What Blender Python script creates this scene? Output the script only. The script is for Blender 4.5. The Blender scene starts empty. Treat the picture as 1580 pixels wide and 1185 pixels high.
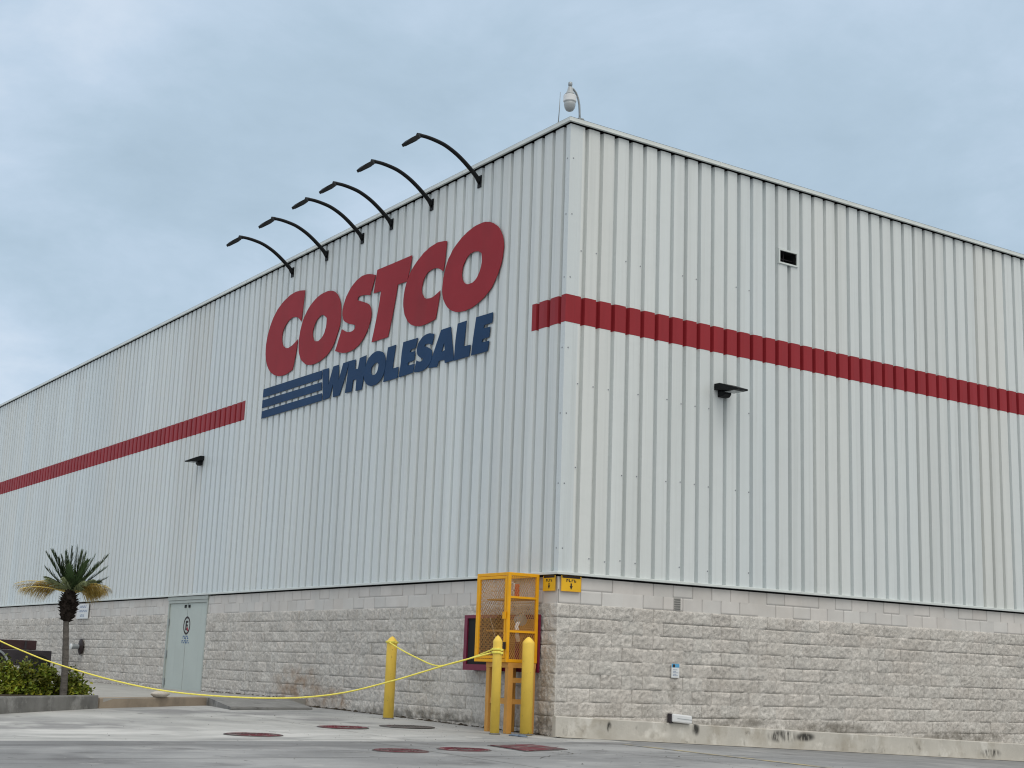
import bpy, bmesh, math, random
import numpy as np
from mathutils import Vector, Matrix

random.seed(7)
C = bpy.context.scene
COL = C.collection
R = math.radians

# ------------------------------------------------------------------ camera
cam_data = bpy.data.cameras.new('camera')
cam = bpy.data.objects.new('camera', cam_data)
COL.objects.link(cam)
CAM = Vector((16.547, -12.0015, 0.998))
yaw, pitch, roll = R(56.1993), R(11.4963), R(2.0751)
fwd = Vector((-math.sin(yaw)*math.cos(pitch), math.cos(yaw)*math.cos(pitch), math.sin(pitch)))
rt = Vector((math.cos(yaw), math.sin(yaw), 0)); up = rt.cross(fwd)
r2 = rt*math.cos(roll) + up*math.sin(roll); u2 = -rt*math.sin(roll) + up*math.cos(roll)
m3 = Matrix((r2, u2, -fwd)).transposed()
cam.matrix_world = Matrix.Translation(CAM) @ m3.to_4x4()
cam_data.sensor_fit = 'HORIZONTAL'; cam_data.sensor_width = 36.0
cam_data.lens = 36.0*2158.35/1580.0
cam_data.clip_end = 3000.0
C.camera = cam

# ------------------------------------------------------------------ sky, sun, exposure
SUN_EL, SUN_AZ = 60.0, -8.0         # azimuth measured from +x towards +y
world = bpy.data.worlds.new("World"); C.world = world; world.use_nodes = True
wn, wl = world.node_tree.nodes, world.node_tree.links
wn.clear()
wo = wn.new('ShaderNodeOutputWorld'); bg = wn.new('ShaderNodeBackground')
sky = wn.new('ShaderNodeTexSky'); sky.sky_type = 'NISHITA'; sky.sun_disc = False
sky.sun_elevation = R(SUN_EL); sky.sun_rotation = R(90.0 - SUN_AZ)
sky.air_density = 1.2; sky.dust_density = 2.0
tc = wn.new('ShaderNodeTexCoord')
sep = wn.new('ShaderNodeSeparateXYZ'); wl.new(tc.outputs['Generated'], sep.inputs[0])
def wmath(op, a, b=None, c=None):
    n = wn.new('ShaderNodeMath'); n.operation = op
    for i, v in enumerate((a, b, c)):
        if v is None: continue
        if isinstance(v, (int, float)): n.inputs[i].default_value = v
        else: wl.new(v, n.inputs[i])
    return n.outputs[0]
zz = wmath('ADD', wmath('MAXIMUM', sep.outputs[2], 0.0), 0.22)       # cloud deck seen in perspective
cx = wmath('DIVIDE', sep.outputs[0], zz); cy = wmath('DIVIDE', sep.outputs[1], zz)
comb = wn.new('ShaderNodeCombineXYZ'); wl.new(cx, comb.inputs[0]); wl.new(cy, comb.inputs[1])
comb.inputs[2].default_value = 3.7
def wnoise(scale, detail, rough, dist=0.0):
    n = wn.new('ShaderNodeTexNoise'); n.inputs['Scale'].default_value = scale
    n.inputs['Detail'].default_value = detail; n.inputs['Roughness'].default_value = rough
    n.inputs['Distortion'].default_value = dist
    wl.new(comb.outputs[0], n.inputs['Vector']); return n.outputs[0]
n1 = wnoise(1.05, 7.0, 0.55, 0.35); n2 = wnoise(3.0, 6.0, 0.6, 0.35); n3 = wnoise(8.0, 5.0, 0.6, 0.3)
nm = wmath('ADD', wmath('ADD', wmath('MULTIPLY', n1, 0.55), wmath('MULTIPLY', n2, 0.36)), wmath('MULTIPLY', n3, 0.09))
def wdot(v):
    n = wn.new('ShaderNodeVectorMath'); n.operation = 'DOT_PRODUCT'; wl.new(tc.outputs['Generated'], n.inputs[0]); n.inputs[1].default_value = v
    return n.outputs['Value']
nm = wmath('ADD', nm, wmath('MULTIPLY', wdot((-.556, -.831, 0)), 0.16))   # cloud deck thins towards the left of the view
cr = wn.new('ShaderNodeValToRGB'); wl.new(nm, cr.inputs[0])
els = cr.color_ramp.elements
SK = 10.0
def skc(r, g, b): return (r*SK, g*SK, b*SK, 1)
els[0].position = 0.37; els[0].color = skc(.43, .56, .68)
els[1].position = 0.66; els[1].color = skc(.70, .80, .925)
e = els.new(0.45); e.color = skc(.475, .61, .74)
e = els.new(0.54); e.color = skc(.555, .685, .83)
mixw = wn.new('ShaderNodeMix'); mixw.data_type = 'RGBA'; mixw.inputs[0].default_value = 0.93
wl.new(sky.outputs[0], mixw.inputs[6]); wl.new(cr.outputs[0], mixw.inputs[7])
# bright white overcast round the veiled sun and overhead
_sd = (math.cos(R(SUN_EL))*math.cos(R(SUN_AZ)), math.cos(R(SUN_EL))*math.sin(R(SUN_AZ)), math.sin(R(SUN_EL)))
mr = wn.new('ShaderNodeMapRange'); mr.interpolation_type = 'SMOOTHSTEP'
mr.inputs[1].default_value = 0.05; mr.inputs[2].default_value = 0.95; mr.inputs[3].default_value = 0.0; mr.inputs[4].default_value = 1.0
wl.new(wdot(_sd), mr.inputs[0])
mixg = wn.new('ShaderNodeMix'); mixg.data_type = 'RGBA'; wl.new(mr.outputs[0], mixg.inputs[0])
wl.new(mixw.outputs[2], mixg.inputs[6]); mixg.inputs[7].default_value = skc(1.06, 1.03, .95)
wl.new(mixg.outputs[2], bg.inputs[0]); bg.inputs[1].default_value = 0.1
wl.new(bg.outputs[0], wo.inputs[0])

sun_d = bpy.data.lights.new('sun', 'SUN'); sun_d.energy = 1.05; sun_d.angle = R(38.0); sun_d.color = (1.0, .965, .92)
sun = bpy.data.objects.new('sun', sun_d); COL.objects.link(sun)
sd = Vector((math.cos(R(SUN_EL))*math.cos(R(SUN_AZ)), math.cos(R(SUN_EL))*math.sin(R(SUN_AZ)), math.sin(R(SUN_EL))))
sun.rotation_euler = (-sd).to_track_quat('-Z', 'Y').to_euler(); sun.location = sd*60
C.view_settings.view_transform = 'Standard'; C.view_settings.look = 'None'
C.cycles.filter_width = 1.1
C.view_settings.exposure = 0.0; C.view_settings.gamma = 1.0

# ------------------------------------------------------------------ helpers
def tag(o, label=None, cat=None, group=None, kind=None):
    if label: o['label'] = label
    if cat: o['category'] = cat
    if group: o['group'] = group
    if kind: o['kind'] = kind
    return o
def empty(name, loc=(0, 0, 0)):
    o = bpy.data.objects.new(name, None); COL.objects.link(o); o.location = loc; o.empty_display_size = .2
    return o
class MB:
    """collects shapes (world coordinates) into one mesh object"""
    def __init__(s): s.v, s.f = [], []
    def add(s, vs, fs):
        n = len(s.v); s.v += [tuple(v) for v in vs]; s.f += [tuple(i + n for i in f) for f in fs]; return s
    def box(s, a, b):
        (x0, y0, z0), (x1, y1, z1) = [min(p, q) for p, q in zip(a, b)], [max(p, q) for p, q in zip(a, b)]
        return s.add([(x0,y0,z0),(x1,y0,z0),(x1,y1,z0),(x0,y1,z0),(x0,y0,z1),(x1,y0,z1),(x1,y1,z1),(x0,y1,z1)],
                     [(0,3,2,1),(4,5,6,7),(0,1,5,4),(1,2,6,5),(2,3,7,6),(3,0,4,7)])
    def prism(s, pts, vec):
        """polygon pts (3-D, planar) extruded by vec"""
        n = len(pts); vec = Vector(vec); a = [Vector(p) for p in pts]; b = [p + vec for p in a]
        fs = [tuple(range(n))[::-1], tuple(range(n, 2*n))] + [(i, (i+1) % n, n+(i+1) % n, n+i) for i in range(n)]
        return s.add(a + b, fs)
    def tube(s, pts, rad, k=8, cap=True):
        pts = [Vector(p) for p in pts]; n = len(pts)
        rads = rad if isinstance(rad, (list, tuple)) else [rad]*n
        vs, fs = [], []; ref = None
        for i, p in enumerate(pts):
            t = (pts[min(i+1, n-1)] - pts[max(i-1, 0)]).normalized()
            if ref is None: ref = Vector((0,0,1)) if abs(t.z) < .9 else Vector((1,0,0))
            a = t.cross(ref).normalized(); b = a.cross(t).normalized(); ref = b
            for j in range(k):
                an = 2*math.pi*j/k; vs.append(p + a*(math.cos(an)*rads[i]) + b*(math.sin(an)*rads[i]))
        for i in range(n-1):
            for j in range(k): fs.append((i*k+j, i*k+(j+1) % k, (i+1)*k+(j+1) % k, (i+1)*k+j))
        if cap: fs += [tuple(range(k))[::-1], tuple(range((n-1)*k, n*k))]
        return s.add(vs, fs)
    def lathe(s, prof, c, k=24, axis='z'):
        """profile of (radius, height) about an axis through c"""
        c = Vector(c); vs, fs = [], []; n = len(prof)
        for (r, h) in prof:
            for j in range(k):
                an = 2*math.pi*j/k; x, y = r*math.cos(an), r*math.sin(an)
                d = (x, y, h) if axis == 'z' else ((x, h, y) if axis == 'y' else (h, x, y))
                vs.append(c + Vector(d))
        for i in range(n-1):
            for j in range(k): fs.append((i*k+j, i*k+(j+1) % k, (i+1)*k+(j+1) % k, (i+1)*k+j))
        fs += [tuple(range(k))[::-1], tuple(range((n-1)*k, n*k))]
        return s.add(vs, fs)
    def build(s, name, mat, parent=None, smooth=False, origin=None, bevel=0.0, fix=True):
        me = bpy.data.meshes.new(name)
        off = Vector(origin) if origin is not None else Vector((0,0,0))
        pw = parent_loc(parent) if parent is not None else Vector((0,0,0))
        me.from_pydata([tuple(Vector(v) - off) for v in s.v], [], s.f)
        if fix:
            bm = bmesh.new(); bm.from_mesh(me); bmesh.ops.recalc_face_normals(bm, faces=bm.faces[:]); bm.to_mesh(me); bm.free()
        me.materials.append(mat)
        o = bpy.data.objects.new(name, me); COL.objects.link(o)
        if parent is not None: o.parent = parent
        o.location = off - pw
        if smooth: 
            me.polygons.foreach_set('use_smooth', [True]*len(me.polygons))
        if bevel:
            b = o.modifiers.new('bevel', 'BEVEL'); b.width = bevel; b.segments = 2; b.limit_method = 'ANGLE'
        return o
def parent_loc(o):
    v = Vector((0,0,0))
    while o is not None: v = v + o.location; o = o.parent
    return v
def copy_tree(o, parent=None):
    c = o.copy(); COL.objects.link(c)
    if parent is not None: c.parent = parent
    for ch in list(o.children): copy_tree(ch, c)
    return c

# ------------------------------------------------------------------ materials
def mat(name, col, rough=.6, spec=.5, metal=0.0, var=.12, scale=3.0, stretch=(1,1,1), detail=5.0,
        bump=0.0, bscale=60.0, bdist=.01, layers=(), attr=None, coat=0.0):
    """painted / mineral surface: base colour with noise variation, optional stain layers
    layers: (colour, noise scale, stretch, lo, hi, strength)"""
    m = bpy.data.materials.new(name); m.use_nodes = True
    N, K = m.node_tree.nodes, m.node_tree.links
    b = N['Principled BSDF']; b.inputs['Roughness'].default_value = rough; b.inputs['Metallic'].default_value = metal
    b.inputs['Specular IOR Level'].default_value = spec
    if coat: b.inputs['Coat Weight'].default_value = coat
    t = N.new('ShaderNodeTexCoord')
    def noise(sc, st, det=5.0, ro=.55):
        mp = N.new('ShaderNodeMapping'); mp.inputs['Scale'].default_value = st
        K.new(t.outputs['Object'], mp.inputs[0])
        n = N.new('ShaderNodeTexNoise'); n.inputs['Scale'].default_value = sc; n.inputs['Detail'].default_value = det
        n.inputs['Roughness'].default_value = ro
        K.new(mp.outputs[0], n.inputs['Vector']); return n.outputs[0]
    n0 = noise(scale, stretch, detail)
    rp = N.new('ShaderNodeValToRGB'); K.new(n0, rp.inputs[0])
    rp.color_ramp.elements[0].position = .3; rp.color_ramp.elements[1].position = .7
    rp.color_ramp.elements[0].color = tuple(c*(1-var) for c in col) + (1,)
    rp.color_ramp.elements[1].color = tuple(min(1, c*(1+var)) for c in col) + (1,)
    out = rp.outputs[0]
    if attr:
        a = N.new('ShaderNodeAttribute'); a.attribute_name = attr
        mx = N.new('ShaderNodeMix'); mx.data_type = 'RGBA'; mx.blend_type = 'MULTIPLY'; mx.inputs[0].default_value = 1
        K.new(out, mx.inputs[6]); K.new(a.outputs['Color'], mx.inputs[7]); out = mx.outputs[2]
    for (lc, ls, lst, lo, hi, stg) in layers:
        n = noise(ls, lst, 6.0, .6)
        mr = N.new('ShaderNodeMapRange'); mr.inputs[1].default_value = lo; mr.inputs[2].default_value = hi
        mr.inputs[3].default_value = 0; mr.inputs[4].default_value = stg; K.new(n, mr.inputs[0])
        mx = N.new('ShaderNodeMix'); mx.data_type = 'RGBA'; K.new(mr.outputs[0], mx.inputs[0])
        K.new(out, mx.inputs[6]); mx.inputs[7].default_value = tuple(lc) + (1,); out = mx.outputs[2]
    K.new(out, b.inputs['Base Color'])
    if bump:
        n = noise(bscale, (1,1,1), 6.0, .65)
        bp = N.new('ShaderNodeBump'); bp.inputs['Strength'].default_value = bump; bp.inputs['Distance'].default_value = bdist
        K.new(n, bp.inputs['Height']); K.new(bp.outputs[0], b.inputs['Normal'])
    return m
M = {}
M['clad'] = mat('white_cladding', (.632,.678,.690), .42, .40, var=.045, scale=.9, stretch=(3.4,3.4,.05), attr='tint', bump=.35, bscale=1.6, bdist=.03,
                layers=[((.43,.46,.46), 1.6, (5,5,.10), .50, .78, .40), ((.42,.44,.43), 2.2, (9,9,.12), .60, .76, .35), ((.52,.53,.50), .5, (1,1,.25), .5, .8, .25)])
M['trim'] = mat('white_trim', (.60,.645,.64), .4, .45, var=.06, scale=2, layers=[((.42,.43,.42), 3, (1,1,3), .55, .8, .4)])
M['red'] = mat('red_paint', (.285,.024,.032), .55, .22, var=.10, scale=1.3, stretch=(2,2,.3))
M['signred'] = mat('sign_red', (.30,.024,.034), .6, .18, var=.09, scale=1.0, layers=[((.20,.03,.035), 1.5, (1,1,.3), .52, .8, .5)])
M['signblue'] = mat('sign_blue', (.013,.048,.122), .6, .18, var=.12, scale=1.2)
M['block'] = mat('split_block', (.60,.578,.545), .95, .12, var=.10, scale=7, bump=1.0, bscale=48, bdist=.018, attr='tint',
                 layers=[((.43,.39,.345), 1.0, (1,1,1.6), .50, .78, .40), ((.33,.315,.29), 20, (1,1,1), .58, .70, .55), ((.78,.76,.73), 26, (1,1,1), .58, .70, .60)])
M['smoothblock'] = mat('plain_block', (.60,.588,.572), .92, .15, var=.05, scale=3, bump=.12, bscale=80, bdist=.006, attr='tint',
                 layers=[((.47,.44,.40), .8, (1,1,.8), .50, .75, .40)])
M['concrete'] = mat('concrete', (.37,.365,.345), .9, .2, var=.12, scale=2.2, bump=.25, bscale=40,
                    layers=[((.23,.22,.20), 1.2, (1,1,1), .52, .75, .5)])
M['plinth'] = mat('plinth_concrete', (.49,.475,.44), .92, .15, var=.10, scale=2.5, bump=.4, bscale=30,
                  layers=[((.33,.30,.25), 1.6, (1,1,1), .50, .64, .6), ((.66,.65,.62), 2.6, (1,1,.8), .56, .66, .65), ((.16,.155,.14), 3.2, (1,1,1.2), .62, .70, .55), ((.2,.19,.17), 6, (1,1,.5), .62, .75, .6)])
M['strip'] = mat('gutter_concrete', (.46,.44,.39), .92, .15, var=.12, scale=2.0, bump=.3, bscale=30,
                  layers=[((.26,.25,.23), 1.4, (1,1,1), .50, .66, .7)])
M['ramp'] = mat('ramp_concrete', (.235,.235,.23), .9, .2, var=.12, scale=3, bump=.3, bscale=30, layers=[((.10,.10,.10), 2.4, (1,1,1), .54, .66, .6), ((.36,.36,.35), 5, (1,1,1), .60, .70, .5)])
M['frondmid'] = mat('palm_mid_green', (.085,.125,.055), .55, .3, var=.3, scale=9)
M['tankerb'] = mat('tan_kerb', (.33,.275,.215), .9, .2, var=.12, scale=2.2, bump=.3, bscale=30, layers=[((.14,.12,.10), 1.6, (1,1,1), .52, .72, .6)])
M['darkkerb'] = mat('dark_kerb', (.165,.165,.16), .9, .2, var=.3, scale=3, bump=.3, bscale=30, layers=[((.36,.36,.35), 2.6, (1,1,1), .58, .68, .6)])
M['apron'] = mat('apron_concrete', (.41,.415,.41), .85, .25, var=.13, scale=.9, stretch=(.7,1,1), bump=.3, bscale=30,
                 layers=[((.21,.215,.22), .42, (1,1,1), .47, .64, .8), ((.15,.15,.155), .9, (1.6,.10,1), .60, .72, .45), ((.54,.54,.53), 1.0, (.6,1.2,1), .56, .68, .6), ((.12,.12,.12), 2.3, (1,1,1), .64, .70, .6), ((.60,.60,.58), 9, (1,1,1), .68, .74, .6), ((.10,.10,.10), 13, (1,1,1), .69, .74, .6)])
M['street'] = mat('street_surface', (.235,.24,.247), .82, .3, var=.15, scale=.9, stretch=(.8,1,1), bump=.35, bscale=45,
                  layers=[((.10,.10,.105), .9, (1.5,.08,1), .54, .66, .55), ((.36,.365,.37), .5, (1,.8,1), .50, .64, .70), ((.12,.12,.125), .8, (1,1,1), .56, .68, .7), ((.42,.42,.41), 2.6, (1,1,1), .62, .70, .55), ((.07,.07,.07), 4.5, (1,1,1), .66, .71, .6), ((.45,.45,.44), 16, (1,1,1), .67, .72, .5)])
M['ground'] = mat('ground_surface', (.23,.23,.23), .9, .2, var=.15, scale=.2)
M['yellow'] = mat('bollard_yellow', (.86,.60,.10), .5, .3, var=.07, scale=4, layers=[((.52,.33,.08), 5, (1,1,.3), .56, .75, .5), ((.25,.17,.08), 22, (1,1,.6), .66, .72, .7)])
M['cageyel'] = mat('cage_yellow', (.82,.40,.010), .5, .25, var=.08, scale=5, layers=[((.42,.17,.03), 6, (1,1,1), .60, .75, .5)])
M['mesh'] = mat('rusty_mesh', (.46,.25,.08), .7, .2, var=.25, scale=5)
M['standorange'] = mat('stand_tan', (.56,.29,.07), .6, .3, var=.12, scale=4)
M['maroon'] = mat('maroon_paint', (.16,.010,.042), .45, .4, var=.1, scale=3)
M['black'] = mat('black_metal', (.006,.0075,.009), .55, .2, var=.1, scale=5)
M['dark'] = mat('dark_hollow', (.02,.02,.022), .8, .2, var=.1, scale=5)
M['lens'] = mat('lamp_lens', (.30,.32,.33), .25, .5, var=.05, scale=8)
M['door'] = mat('door_paint', (.47,.525,.505), .55, .25, var=.04, scale=1.5, layers=[((.33,.37,.36), 2, (4,4,.3), .58, .8, .35)])
M['doorframe'] = mat('door_frame_paint', (.40,.44,.42), .5, .35, var=.06, scale=3)
M['rope'] = mat('yellow_rope', (.86,.76,.15), .7, .15, var=.12, scale=30)
M['whiteplas'] = mat('white_plastic', (.70,.72,.74), .4, .4, var=.05, scale=5)
M['greyplas'] = mat('grey_plastic', (.36,.39,.41), .35, .5, var=.05, scale=5)
M['galv'] = mat('galvanised', (.30,.33,.35), .45, .5, metal=.4, var=.12, scale=6)
M['signyel'] = mat('sign_yellow', (.80,.46,.02), .5, .25, var=.07, scale=4)
M['ink'] = mat('dark_ink', (.03,.02,.02), .6, .3, var=.1, scale=8)
M['inkred'] = mat('red_ink', (.35,.03,.05), .6, .3, var=.1, scale=8)
M['inkblue'] = mat('blue_ink', (.07,.14,.30), .6, .3, var=.1, scale=8)
M['paper'] = mat('white_paper', (.72,.75,.77), .6, .3, var=.05, scale=6)
M['skyblue'] = mat('cyan_print', (.10,.36,.62), .5, .3, var=.1, scale=6)
M['cover'] = mat('maroon_cover', (.145,.032,.045), .8, .15, var=.3, scale=6, bump=.4, bscale=50, layers=[((.10,.085,.085), 4, (1,1,1), .44, .58, .8), ((.25,.22,.215), 8, (1,1,1), .52, .64, .7)])
M['coverdark'] = mat('dark_cover', (.105,.098,.096), .7, .3, var=.2, scale=6, layers=[((.15,.04,.05), 3, (1,1,1), .55, .66, .8)])
M['trunk'] = mat('palm_trunk', (.125,.115,.105), .95, .1, var=.25, scale=8, stretch=(1,1,4), bump=.8, bscale=30, bdist=.02)
M['skirt'] = mat('palm_old_leaf_base', (.028,.022,.019), .95, .1, var=.4, scale=12)
M['frond'] = mat('palm_green', (.050,.088,.032), .55, .35, var=.3, scale=9)
M['frondlight'] = mat('palm_light_green', (.17,.20,.10), .55, .35, var=.3, scale=9)
M['frondyel'] = mat('palm_yellow', (.60,.47,.15), .65, .25, var=.3, scale=9)
M['leaf'] = mat('shrub_leaf', (.135,.165,.020), .5, .3, var=.5, scale=5, attr='tint')
M['stem'] = mat('shrub_stem', (.07,.05,.035), .9, .1, var=.2, scale=10)
M['soil'] = mat('soil', (.055,.045,.035), .95, .1, var=.4, scale=10, bump=.8, bscale=20, bdist=.03)
M['cartdark'] = mat('cart_dark', (.035,.03,.036), .6, .3, var=.2, scale=3)
M['cartred'] = mat('cart_maroon', (.042,.020,.023), .6, .3, var=.2, scale=3)
M['tyre'] = mat('tyre', (.02,.02,.02), .85, .2, var=.1, scale=10)
M['stone'] = mat('pale_stone', (.50,.47,.42), .9, .2, var=.15, scale=12, bump=.5, bscale=30)
M['rag'] = mat('blue_grey_rag', (.16,.20,.26), .9, .1, var=.2, scale=12)
M['lineyellow'] = mat('worn_line_paint', (.42,.36,.22), .85, .2, var=.1, scale=3, layers=[((.235,.24,.245), 3, (1,1,1), .40, .56, .95)])
M['wirecord'] = mat('thin_cord', (.45,.36,.27), .8, .2, var=.1, scale=20)
def local_stain(m, col, spots, sc, st, lo, hi, stg):
    """stain with a shape and place of its own: ellipsoids (centre, radii) broken up by noise"""
    N, K = m.node_tree.nodes, m.node_tree.links; b = N['Principled BSDF']; old = b.inputs['Base Color'].links[0].from_socket
    t = N.new('ShaderNodeTexCoord'); tot = None
    for c, r in spots:
        mp = N.new('ShaderNodeMapping'); mp.vector_type = 'TEXTURE'; mp.inputs['Location'].default_value = c; mp.inputs['Scale'].default_value = r
        K.new(t.outputs['Object'], mp.inputs[0]); ln = N.new('ShaderNodeVectorMath'); ln.operation = 'LENGTH'; K.new(mp.outputs[0], ln.inputs[0])
        mr = N.new('ShaderNodeMapRange'); mr.interpolation_type = 'SMOOTHSTEP'; mr.inputs[1].default_value = .35; mr.inputs[2].default_value = 1.0
        mr.inputs[3].default_value = 1; mr.inputs[4].default_value = 0; K.new(ln.outputs['Value'], mr.inputs[0])
        if tot is None: tot = mr.outputs[0]
        else:
            mxx = N.new('ShaderNodeMath'); mxx.operation = 'MAXIMUM'; K.new(tot, mxx.inputs[0]); K.new(mr.outputs[0], mxx.inputs[1]); tot = mxx.outputs[0]
    mp = N.new('ShaderNodeMapping'); mp.inputs['Scale'].default_value = st; K.new(t.outputs['Object'], mp.inputs[0])
    n = N.new('ShaderNodeTexNoise'); n.inputs['Scale'].default_value = sc; n.inputs['Detail'].default_value = 6; K.new(mp.outputs[0], n.inputs['Vector'])
    mr = N.new('ShaderNodeMapRange'); mr.inputs[1].default_value = lo; mr.inputs[2].default_value = hi; mr.inputs[4].default_value = stg; K.new(n.outputs[0], mr.inputs[0])
    mu = N.new('ShaderNodeMath'); mu.operation = 'MULTIPLY'; K.new(tot, mu.inputs[0]); K.new(mr.outputs[0], mu.inputs[1])
    mx = N.new('ShaderNodeMix'); mx.data_type = 'RGBA'; K.new(mu.outputs[0], mx.inputs[0]); K.new(old, mx.inputs[6]); mx.inputs[7].default_value = tuple(col) + (1,)
    K.new(mx.outputs[2], b.inputs['Base Color'])
local_stain(M['plinth'], (.035,.035,.033), [((.06,2.62,.20),(.3,.10,.13)), ((.06,4.45,.10),(.3,.42,.13)), ((.06,4.95,.09),(.3,.30,.09)), ((.06,9.6,-.18),(.3,.35,.10)), ((.06,.95,.22),(.3,.06,.10))], 9, (1,1,.35), .42, .56, .95)
local_stain(M['street'], (.085,.085,.088), [((1.75,-6,.09),(.75,9,1))], 1.1, (1,.35,1), .34, .68, .5)
local_stain(M['apron'], (.20,.20,.205), [((-5.0,-3.2,.15),(1.6,2.2,1)), ((-1.5,-6.8,.1),(1.4,2.6,1)), ((-3.0,-2.0,.1),(1.6,.9,1)), ((-2.5,-8.0,.1),(2.2,2.0,1))], 1.6, (1,1,1), .38, .54, .75)
local_stain(M['apron'], (.62,.62,.61), [((-.2,-6,.1),(1.3,6,1))], 1.4, (1,.6,1), .44, .60, .7)
local_stain(M['plinth'], (.70,.68,.64), [((.06,1.75,.13),(.3,.45,.10)), ((.06,5.3,-.05),(.3,.35,.08))], 5, (1,1,1), .40, .55, .7)
local_stain(M['block'], (.30,.20,.13), [((-8.3,0,.52),(1.5,.5,.50)), ((-6.9,0,.35),(1.0,.5,.28))], 3.5, (1,1,1), .36, .62, .75)
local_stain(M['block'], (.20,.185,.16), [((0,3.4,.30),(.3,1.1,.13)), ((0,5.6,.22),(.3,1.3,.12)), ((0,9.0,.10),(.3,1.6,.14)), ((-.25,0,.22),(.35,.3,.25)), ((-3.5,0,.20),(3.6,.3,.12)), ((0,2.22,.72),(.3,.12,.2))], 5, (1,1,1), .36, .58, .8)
# translucent leaves let a little light through
for k in ('leaf', 'frond', 'frondlight', 'frondyel'):
    bs = M[k].node_tree.nodes['Principled BSDF']
    bs.inputs['Transmission Weight'].default_value = 0.0
    bs.inputs['Subsurface Weight'].default_value = 0.0

# ------------------------------------------------------------------ terrain
def gz(x, y):
    return .085 + .0135*min(max(-x, 0), 6.5) - .038*min(max(y, 0), 60)
def sheet(name, xs, ys, dz, m, label, cat):
    b = MB(); nx, ny = len(xs), len(ys)
    vs = [(x, y, gz(x, y) + dz) for y in ys for x in xs]
    fs = [(j*nx+i, j*nx+i+1, (j+1)*nx+i+1, (j+1)*nx+i) for j in range(ny-1) for i in range(nx-1)]
    b.add(vs, fs); o = b.build(name, m, smooth=True); return tag(o, label, cat, kind='structure')
def rng(a, b, n): return [a + (b-a)*i/n for i in range(n+1)]
far_x = [-900, -300, -100, -60, -30] + rng(-20, 20, 40) + [30, 60, 120, 300, 900]
far_y = [-900, -300, -100, -60, -30] + rng(-20, 0, 20) + [4, 10, 20, 40, 60, 120, 300, 900]
sheet('ground', far_x, far_y, -.012, M['ground'], 'grey ground around the building', 'ground')
sheet('street', rng(1.32, 40, 40), [-80, -40] + rng(-20, 0, 20) + rng(2, 60, 29), 0.0, M['street'], 'grey street in front of the building corner', 'street')
# light concrete apron along the logo wall, then a narrow gutter strip by the side wall
def sheet_poly(name, pts, dz, m, label, cat):
    b = MB(); b.add([(x, y, gz(x, y) + dz) for x, y in pts], [tuple(range(len(pts)))]); o = b.build(name, m)
    return tag(o, label, cat, kind='structure')
sheet('pavement', rng(-80, -10, 7) + rng(-9, 0, 9) + [.66, 1.32], [-60, -40] + rng(-20, .5, 20), -.002, M['apron'], 'pale concrete apron along the logo wall', 'pavement')
sheet('gutter', [0, .55, 1.32], rng(.5, 60, 40), -.003, M['street'], 'grey street edge along the side wall', 'street')
sheet('gutter_strip', [0, .20, .42], rng(-.15, 60, 40), .003, M['strip'], 'narrow pale concrete strip at the foot of the side wall', 'pavement')
sheet_poly('road_marking', [(1.9,-.18),(9.5,-.80),(9.5,-.93),(1.9,-.28)], .004, M['lineyellow'], 'faint worn yellow line on the street', 'road marking')
sheet_poly('road_joint', [(1.30,-14),(1.36,-14),(1.36,.4),(1.30,.4)], .003, M['ground'], 'dark joint between apron and street', 'road joint')

for x0, y0, x1, y1, w in ((-6.3,-2.9,1.3,-2.9,.005), (1.4,-3.75,9,-4.3,.006), (3.9,-12,3.9,4,.008)):
    d = Vector((x1-x0, y1-y0, 0)).normalized(); n = Vector((-d.y, d.x, 0))*w; pts = []
    rr = random.Random(int(x0*10)); N_ = 24
    mb = MB()
    for k in range(N_+1):
        px_, py_ = x0+(x1-x0)*k/N_ + rr.uniform(-.004, .004), y0+(y1-y0)*k/N_ + rr.uniform(-.004, .004)
        for s_ in (-1, 1): mb.v.append((px_+n.x*s_, py_+n.y*s_, gz(px_, py_)+.0025))
    mb.f = [(2*k, 2*k+1, 2*k+3, 2*k+2) for k in range(N_)]
    tag(mb.build('paving_joint', M['darkkerb']), 'dark joint line in the paving', 'paving joint', kind='structure')
for seed, x0, y0, ang, L_ in ((1, 2.0,-7.4, 1.2, 3.2), (2, 4.2,-3.2, 2.3, 2.6), (3, -1.0,-4.2, .4, 2.2), (4, 3.3,-1.5, .3, 2.4), (5, -3.2,-4.6, 1.9, 2.0)):
    rr = random.Random(seed); mb = MB(); p_ = Vector((x0, y0, 0)); a = ang
    for k in range(int(L_/.06)+1):
        w = rr.uniform(.002, .006); n = Vector((-math.sin(a), math.cos(a), 0))*w
        for s_ in (-1, 1): q = p_ + n*s_; mb.v.append((q.x, q.y, gz(q.x, q.y)+.0035))
        a += rr.uniform(-.35, .35) + (ang-a)*.15; p_ = p_ + Vector((math.cos(a), math.sin(a), 0))*.06
    mb.f = [(2*k, 2*k+1, 2*k+3, 2*k+2) for k in range(len(mb.v)//2-1)]
    tag(mb.build('paving_crack', M['soil']), 'thin crack in the paving', 'paving crack', kind='structure')
gr = MB(); rr = random.Random(77)
for i in range(420):
    x, y = rr.uniform(-6, 7), -abs(rr.gauss(0, 3.0)); s_ = rr.uniform(.003, .008)*(1.8 if rr.random() < .04 else 1)
    if x < -5 and y < -2: continue
    z = gz(x, y)+.002; gr.add([(x-s_, y-s_*.7, z), (x+s_, y-s_*.5, z), (x+s_*.4, y+s_, z), (x, y, z+s_*.9)], [(0,1,3), (1,2,3), (2,0,3)])
tag(gr.build('loose_grit', M['darkkerb'], fix=False), 'loose grit scattered over the paving', 'grit', kind='stuff')

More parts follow.
